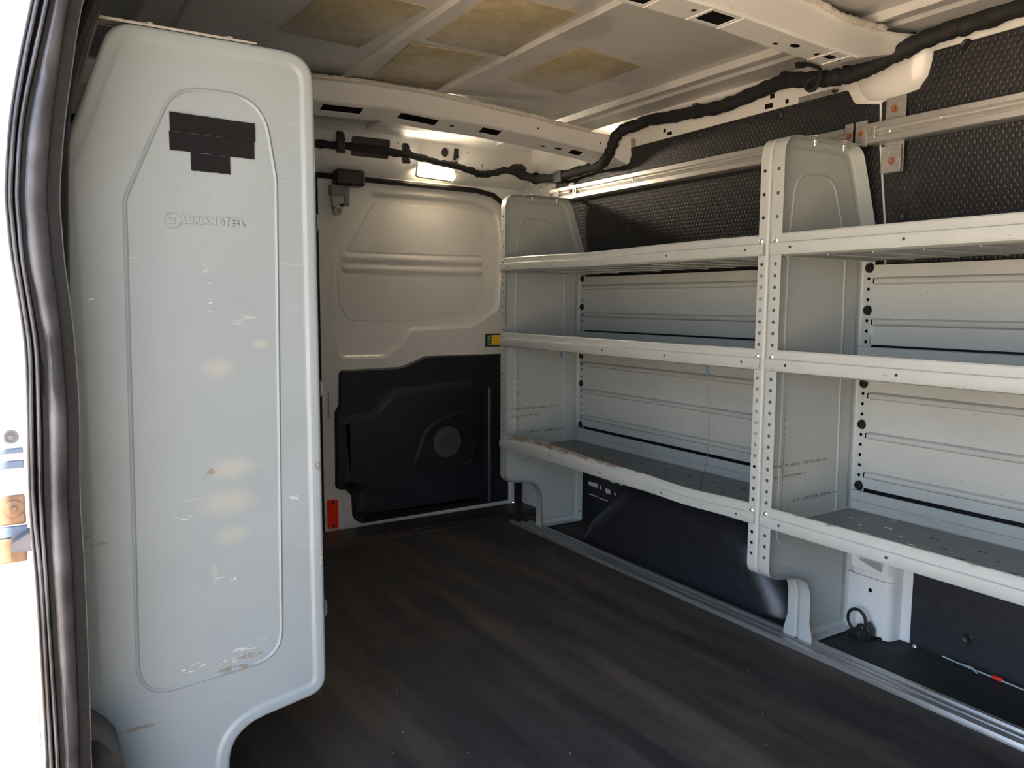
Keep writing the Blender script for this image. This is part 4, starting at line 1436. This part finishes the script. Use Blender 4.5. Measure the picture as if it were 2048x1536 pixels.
# ================================================================== WIRING, LAMP, SMALL THINGS
wh = thing('wiring_loom', 'thick black taped wiring loom draped along the roof edge', 'cable', (-20, 11, 38))
rear = [(-55.0, -50, 38.6), (-55.0, -35, 38.9), (-55.0, -24, 38.95), (-55.2, -20.6, 38.95), (-55.2, -16.8, 39.1), (-55.2, -11.1, 38.95), (-54.4, -7.5, 38.5), (-54.2, -4.3, 38.0), (-54.2, -1.9, 37.8), (-54.2, 1, 37.35), (-55.2, 3.1, 37.25), (-55.0, 5.2, 37.6), (-54.8, 7.4, 38.15), (-54.2, 9.2, 37.6)]
side = [(-52.6, 10.6, 37.0), (-50.2, 11.0, 36.7), (-46.6, 11.1, 36.45), (-42.9, 11.0, 36.6), (-39.8, 11, 36.7), (-36.4, 10.2, 36.5), (-34.2, 9.5, 37.05), (-32.9, 9.3, 38.2), (-32.2, 9.3, 39.3), (-31.2, 9.8, 40.1), (-29.6, 10.6, 40.5), (-27.8, 11, 40.75), (-24, 11, 40.4), (-19.5, 11, 40.2), (-16.5, 11, 40.05), (-13.7, 11, 40.2), (-10.5, 11, 40.6), (-7.4, 10.7, 40.75), (-5.0, 10.0, 40.1), (-2.6, 9.3, 39.55), (-.8, 9.0, 39.2), (.8, 9.0, 39.05), (2.75, 9.0, 39.25), (4.6, 9.0, 39.65), (6.05, 9.2, 40.1), (7.4, 10.0, 40.65), (9.0, 10.8, 41.05), (10.5, 11, 41.15), (14.2, 11, 41.3), (20, 11, 41.3), (40, 11, 41.3), (58, 11, 41.3)]
r6 = random.Random(11)
sp_ = smoothpath(rear, 6)
rr_ = [.5 + .06 * math.sin(i * 1.9) + r6.uniform(-.05, .05) for i in range(len(sp_))]
obj('rear_run', MB().tube([p + Vector((0, r6.uniform(-.04, .04), r6.uniform(-.05, .05))) for p in sp_], lambda i: rr_[i], 10), M_TAPE, wh, ang=60)
sp_ = smoothpath([rear[-1]] + side, 6)
rr2 = [(.62 + .12 * min(1, i / 110)) + .05 * math.sin(i * 1.3) + r6.uniform(-.04, .04) for i in range(len(sp_))]
obj('side_run', MB().tube([p + Vector((0, 0, r6.uniform(-.05, .05))) for p in sp_], lambda i: rr2[i], 10), M_TAPE, wh, ang=60)
clip0 = None
for y, z in ((-18.35, 39.4), (-9.0, 38.9)):
    mb = MB().box(-.35, .35, -.5, .5, -1.15, 1.1)
    mb.box(-.3, .45, -.5, .25, 1.0, 1.35)
    mb.box(-.3, .45, -.4, .6, .2, .55)
    mb.box(-.3, .45, -.4, .55, -1.35, -.9)
    if clip0 is None:
        clip0 = obj('clip', mb, M_PLASTIC, wh, at=(-54.95, y, z), bevel=.06)
    else:
        again(clip0, (-54.95, y, z))
cp = None
for x, z, dz in ((-31.8, 40.5, .6), (-20.0, 40.2, .75), (-7.9, 40.75, .8), (-.9, 39.6, .85), (1.0, 39.6, .8), (5.4, 40.9, .7), (5.2, 40.9, -1.1), (-1.9, 39.7, -1.2)):
    if cp is None:
        mb = MB().lathe((0, 0, -.15), (0, -.3, 1), [(0, .12), (.1, .3), (.3, .34), (.34, 0)], 10)
        cp = obj('tie_mount', mb, M_PLASTIC, wh, at=(x, 10.8, z + dz))
    else:
        again(cp, (x, 10.8, z + dz))
mb = MB().lathe((-52.0, 10.5, 36.9), (-.6, 1, 0), [(0, .9), (.6, .9), (.8, .6)], 8)
obj('connector', mb, M_PLASTIC, wh, bevel=.08)
obj('connector', MB().box(-47.3, -45.4, 10.4, 11.6, 35.6, 37.2), M_PLASTIC, wh, bevel=.08)
# curled branch cable with its plug
lp_ = [(-3.5, 7.9, 40.8), (-2.82, 7.71, 40.65), (-2.05, 7.61, 40.31), (-1.37, 7.61, 39.93), (-1.23, 7.52, 39.25), (-1.28, 7.42, 38.58), (-1.66, 7.42, 38.14), (-2.24, 7.42, 38.14), (-2.63, 7.42, 38.48), (-2.58, 7.42, 38.87), (-2.15, 7.52, 39.15), (-1.66, 7.71, 39.25)]
obj('branch_cable', MB().tube(smoothpath(lp_, 5), .17, 8), M_TAPE, wh)
mb = MB().tube([(-4.08, 7.9, 40.94), (-3.11, 7.81, 40.7)], .28, 8)
obj('plug', mb, M_PLASTIC, wh)

# cargo lamp on the rear header
lamp = thing('cargo_lamp', 'glowing warm white cargo lamp above the rear door', 'lamp', (-56.3, -3.9, 37.4))
lf = rpoly([(-6.95, 36.2, .3), (-6.6, 38.35, .4), (-1.35, 38.2, .5), (-.9, 36.5, .4), (-1.4, 36.0, .3)], 4)
mb = MB().relief(lf, [(-.14, -.25), (-.14, .2), (-.04, .27), (.09, .2)], lambda a, b, d: (-56.0 + d * (1 if d < 0 else 1.5 - (b - 36) * .3), a, b))
mb.box(-56.2, -55.3, -6.75, -1.2, 38.25, 38.42)  # hood added to block the lamp's upward light from the header
obj('housing', mb, simple('lamp_housing', (.7, .68, .62), .4), lamp)
mb = MB().relief(lf, [(.1, .1), (.12, .2), (.35, .34), (.7, .38)], lambda a, b, d: (-55.98 + d * (1.9 - (b - 36) * .55), a, b - d * .5))
obj('lens', mb, M_LAMP, lamp, label='lit ribbed lens')

# tie-down ring at the foot of the white pillar
td = thing('tie_down_ring', 'black steel tie-down ring bolted at the foot of the white pillar', 'tie-down', (2.4, 12, FZ))
c = Vector((2.45, 11.6, -11.75))
pts = []
for k in range(20):
    a = math.radians(-20 + k * 280 / 19)
    pts.append((c.x + .95 * math.cos(a), c.y + .12, c.z + 1.05 * math.sin(a)))
obj('ring', MB().tube(pts, .15, 10), M_PLASTIC, td)
mb = MB()
dv = Vector((.83, 0, .55))
p0 = Vector((1.65, 11.7, -12.95))
q = [p0, p0 + dv * 1.9, p0 + dv * 1.9 + Vector((.25, 0, -.5)), p0 + Vector((.3, 0, -.5))]
mb.plate([(p.x, p.z) for p in q], [], PY(11.35), .7)
mb.plate([(2.1, FZ + .02), (4.0, FZ + .02), (3.95, -12.3), (3.4, -11.7), (2.5, -12.4)], [], PY(11.5), 1.0)
obj('bracket', mb, M_PLASTIC, td, bevel=.08)
mb = MB().lathe((3.15, 11.5, -12.85), (0, -1, 0), [(0, .55), (.12, .55), (.14, .32), (.4, .32), (.42, 0)], 12)
obj('bolt', mb, simple('dark_bolt', (.05, .045, .042), .4, .5), td)
obj('shackle', MB().tube([(3.25 + .68 * math.cos(a), 11.55, -12.6 + .68 * math.sin(a)) for a in [math.radians(-60 + 15 * i) for i in range(15)]], .1, 8), M_PLASTIC, td)
obj('tag', MB().box(2.95, 3.3, 11.4, 11.6, FZ + .05, FZ + .3), M_REDCAP, td, label='red tag')

# hanging wire
hw = thing('hanging_wire', 'thin wire hanging from the middle shelf down to the bottom shelf', 'wire', (-9.6, 2.9, 7))
pts = smoothpath([(-9.6, 3.0, 12.62), (-9.45, 3.0, 10.5), (-9.15, 3.0, 7.0), (-9.15, 3.0, 4.2), (-9.4, 3.0, 2.2), (-9.7, 3.05, 1.2), (-10.5, 3.2, -1.25)], 6)
obj('strand', MB().tube(pts, .035, 6), M_WIRE, hw)
obj('sleeve', MB().tube([(-9.6, 3.0, 12.6), (-9.55, 3.0, 11.6)], .09, 8), M_BLUE, hw, label='blue insulating sleeve')
bs = MB().tube([(-34.6, 3, 12.62), (-34.6, 3, 11.75)], .09, 8)
tag(obj('wire_end', bs, M_BLUE), 'short blue wire end poking down under the middle shelf', 'wire')

# wire nut and tie on the floor by the wall
wn_ = thing('wire_connector', 'red wire nut on a pale wire lying on the floor beside the wall', 'connector', (14, 13.8, FZ))
obj('strand', MB().tube(smoothpath([(9.4, 14.3, FZ + .12), (12.1, 14.0, FZ + .14), (14.2, 13.8, FZ + .2), (17, 13.8, FZ + .14), (24, 13.8, FZ + .12)], 4), .07, 6), M_TIE, wn_)
obj('stub', MB().tube([(12.0, 14.0, FZ + .3), (12.9, 13.5, FZ + .15)], .06, 6), M_TIE, wn_)
mb = MB().lathe((14.0, 13.82, FZ + .24), (1, -.02, 0), [(0, 0), (0, .13), (.75, .22), (.8, .2), (.8, 0)], 12)
obj('nut', mb, M_REDCAP, wn_, label='red ribbed wire nut')
obj('strap', MB().add([(10.0, 14.2, FZ + .1), (12.4, 14.0, FZ + .3), (12.4, 13.85, FZ + .28), (10.0, 14.15, FZ + .08)], [(0, 1, 2, 3)]).add([(10.0, 14.2, FZ + .14), (12.4, 14.0, FZ + .34), (12.4, 13.85, FZ + .32), (10.0, 14.15, FZ + .12)], [(0, 1, 2, 3)]), M_TIE, wn_)
mb = MB().lathe((6.9, 14.3, FZ + .02), (-.2, -.75, .5), [(0, .12), (.1, .12), (.12, .22), (.2, .22), (.28, .12), (.28, 0)], 12)
tag(obj('screw', mb, M_BOLT), 'small silver screw on the mat right of the white pillar', 'screw')

# crumbs on the mat
mb = MB()
r7 = random.Random(21)
for k in range(60):
    x, y = r7.uniform(-46, 24), r7.uniform(-36, 13)
    s = r7.uniform(.02, .055)
    mb.add([(x - s, y - s * .6, FZ + .0), (x + s, y - s * .4, FZ + .0), (x + s * .2, y + s, FZ + .0), (x, y, FZ + s)], [(0, 1, 3), (1, 2, 3), (2, 0, 3), (0, 2, 1)])
for x, y in ((5.1, 7.4), (6.9, 9.4), (-8.6, 8.0), (-9.6, 9.0)):
    s = .16
    mb.add([(x - s, y - s * .6, -1.355), (x + s, y - s * .4, -1.355), (x + s * .2, y + s, -1.355), (x, y, -1.28)], [(0, 1, 3), (1, 2, 3), (2, 0, 3), (0, 2, 1)])
o = obj('crumbs', mb, M_GLOVE, kind='stuff')
tag(o, 'pale crumbs and paint chips scattered over the black mat', 'debris')
# dark shape of the wheel housing beside the near panel
mb = MB()
prof2 = [(-1, FZ), (.4, -4.4), (.9, -3.6), (1.8, -3.2), (3.8, -3.2), (3.8, FZ)]
mb.grid([[(x, y, z) for x, z in prof2] for y in (-54.4, -53.0, -52.3)])
rows = [[(.25, -54.4, -3.0), (.25, -53.1, -3.3), (.25, -52.5, -3.9), (.25, -52.0, -4.7), (.25, -51.75, -6.5), (.25, -51.4, -9), (.25, -51.2, FZ)], [(3.8, -54.4, -3.0), (3.8, -53.1, -3.3), (3.8, -52.6, -3.9), (3.8, -52.1, -4.7), (3.8, -51.9, -6.5), (3.8, -51.6, -9), (3.8, -51.4, FZ)]]
mb = MB().grid(rows)
mb.face([[(y, z) for _, y, z in rows[0]] + [(-54.4, FZ)]], lambda a, b: (.25, a, b))
obj('trim_5', mb, simple('pillar_trim', (.05, .05, .05), .5, nscale=1, namt=.4), kind='structure')
# black cable and trim running down behind the seal
mb = MB().tube(smoothpath([(2.5, -50.6, 41), (2.5, -51.0, 34.5), (2.5, -52.2, 31), (2.5, -53.0, 28), (2.5, -53.3, 25), (2.5, -53.6, 18)], 4), .38, 8)
tag(obj('drain_hose', mb, M_RUBBER), 'black hose running down between the near panel and door seal', 'hose')
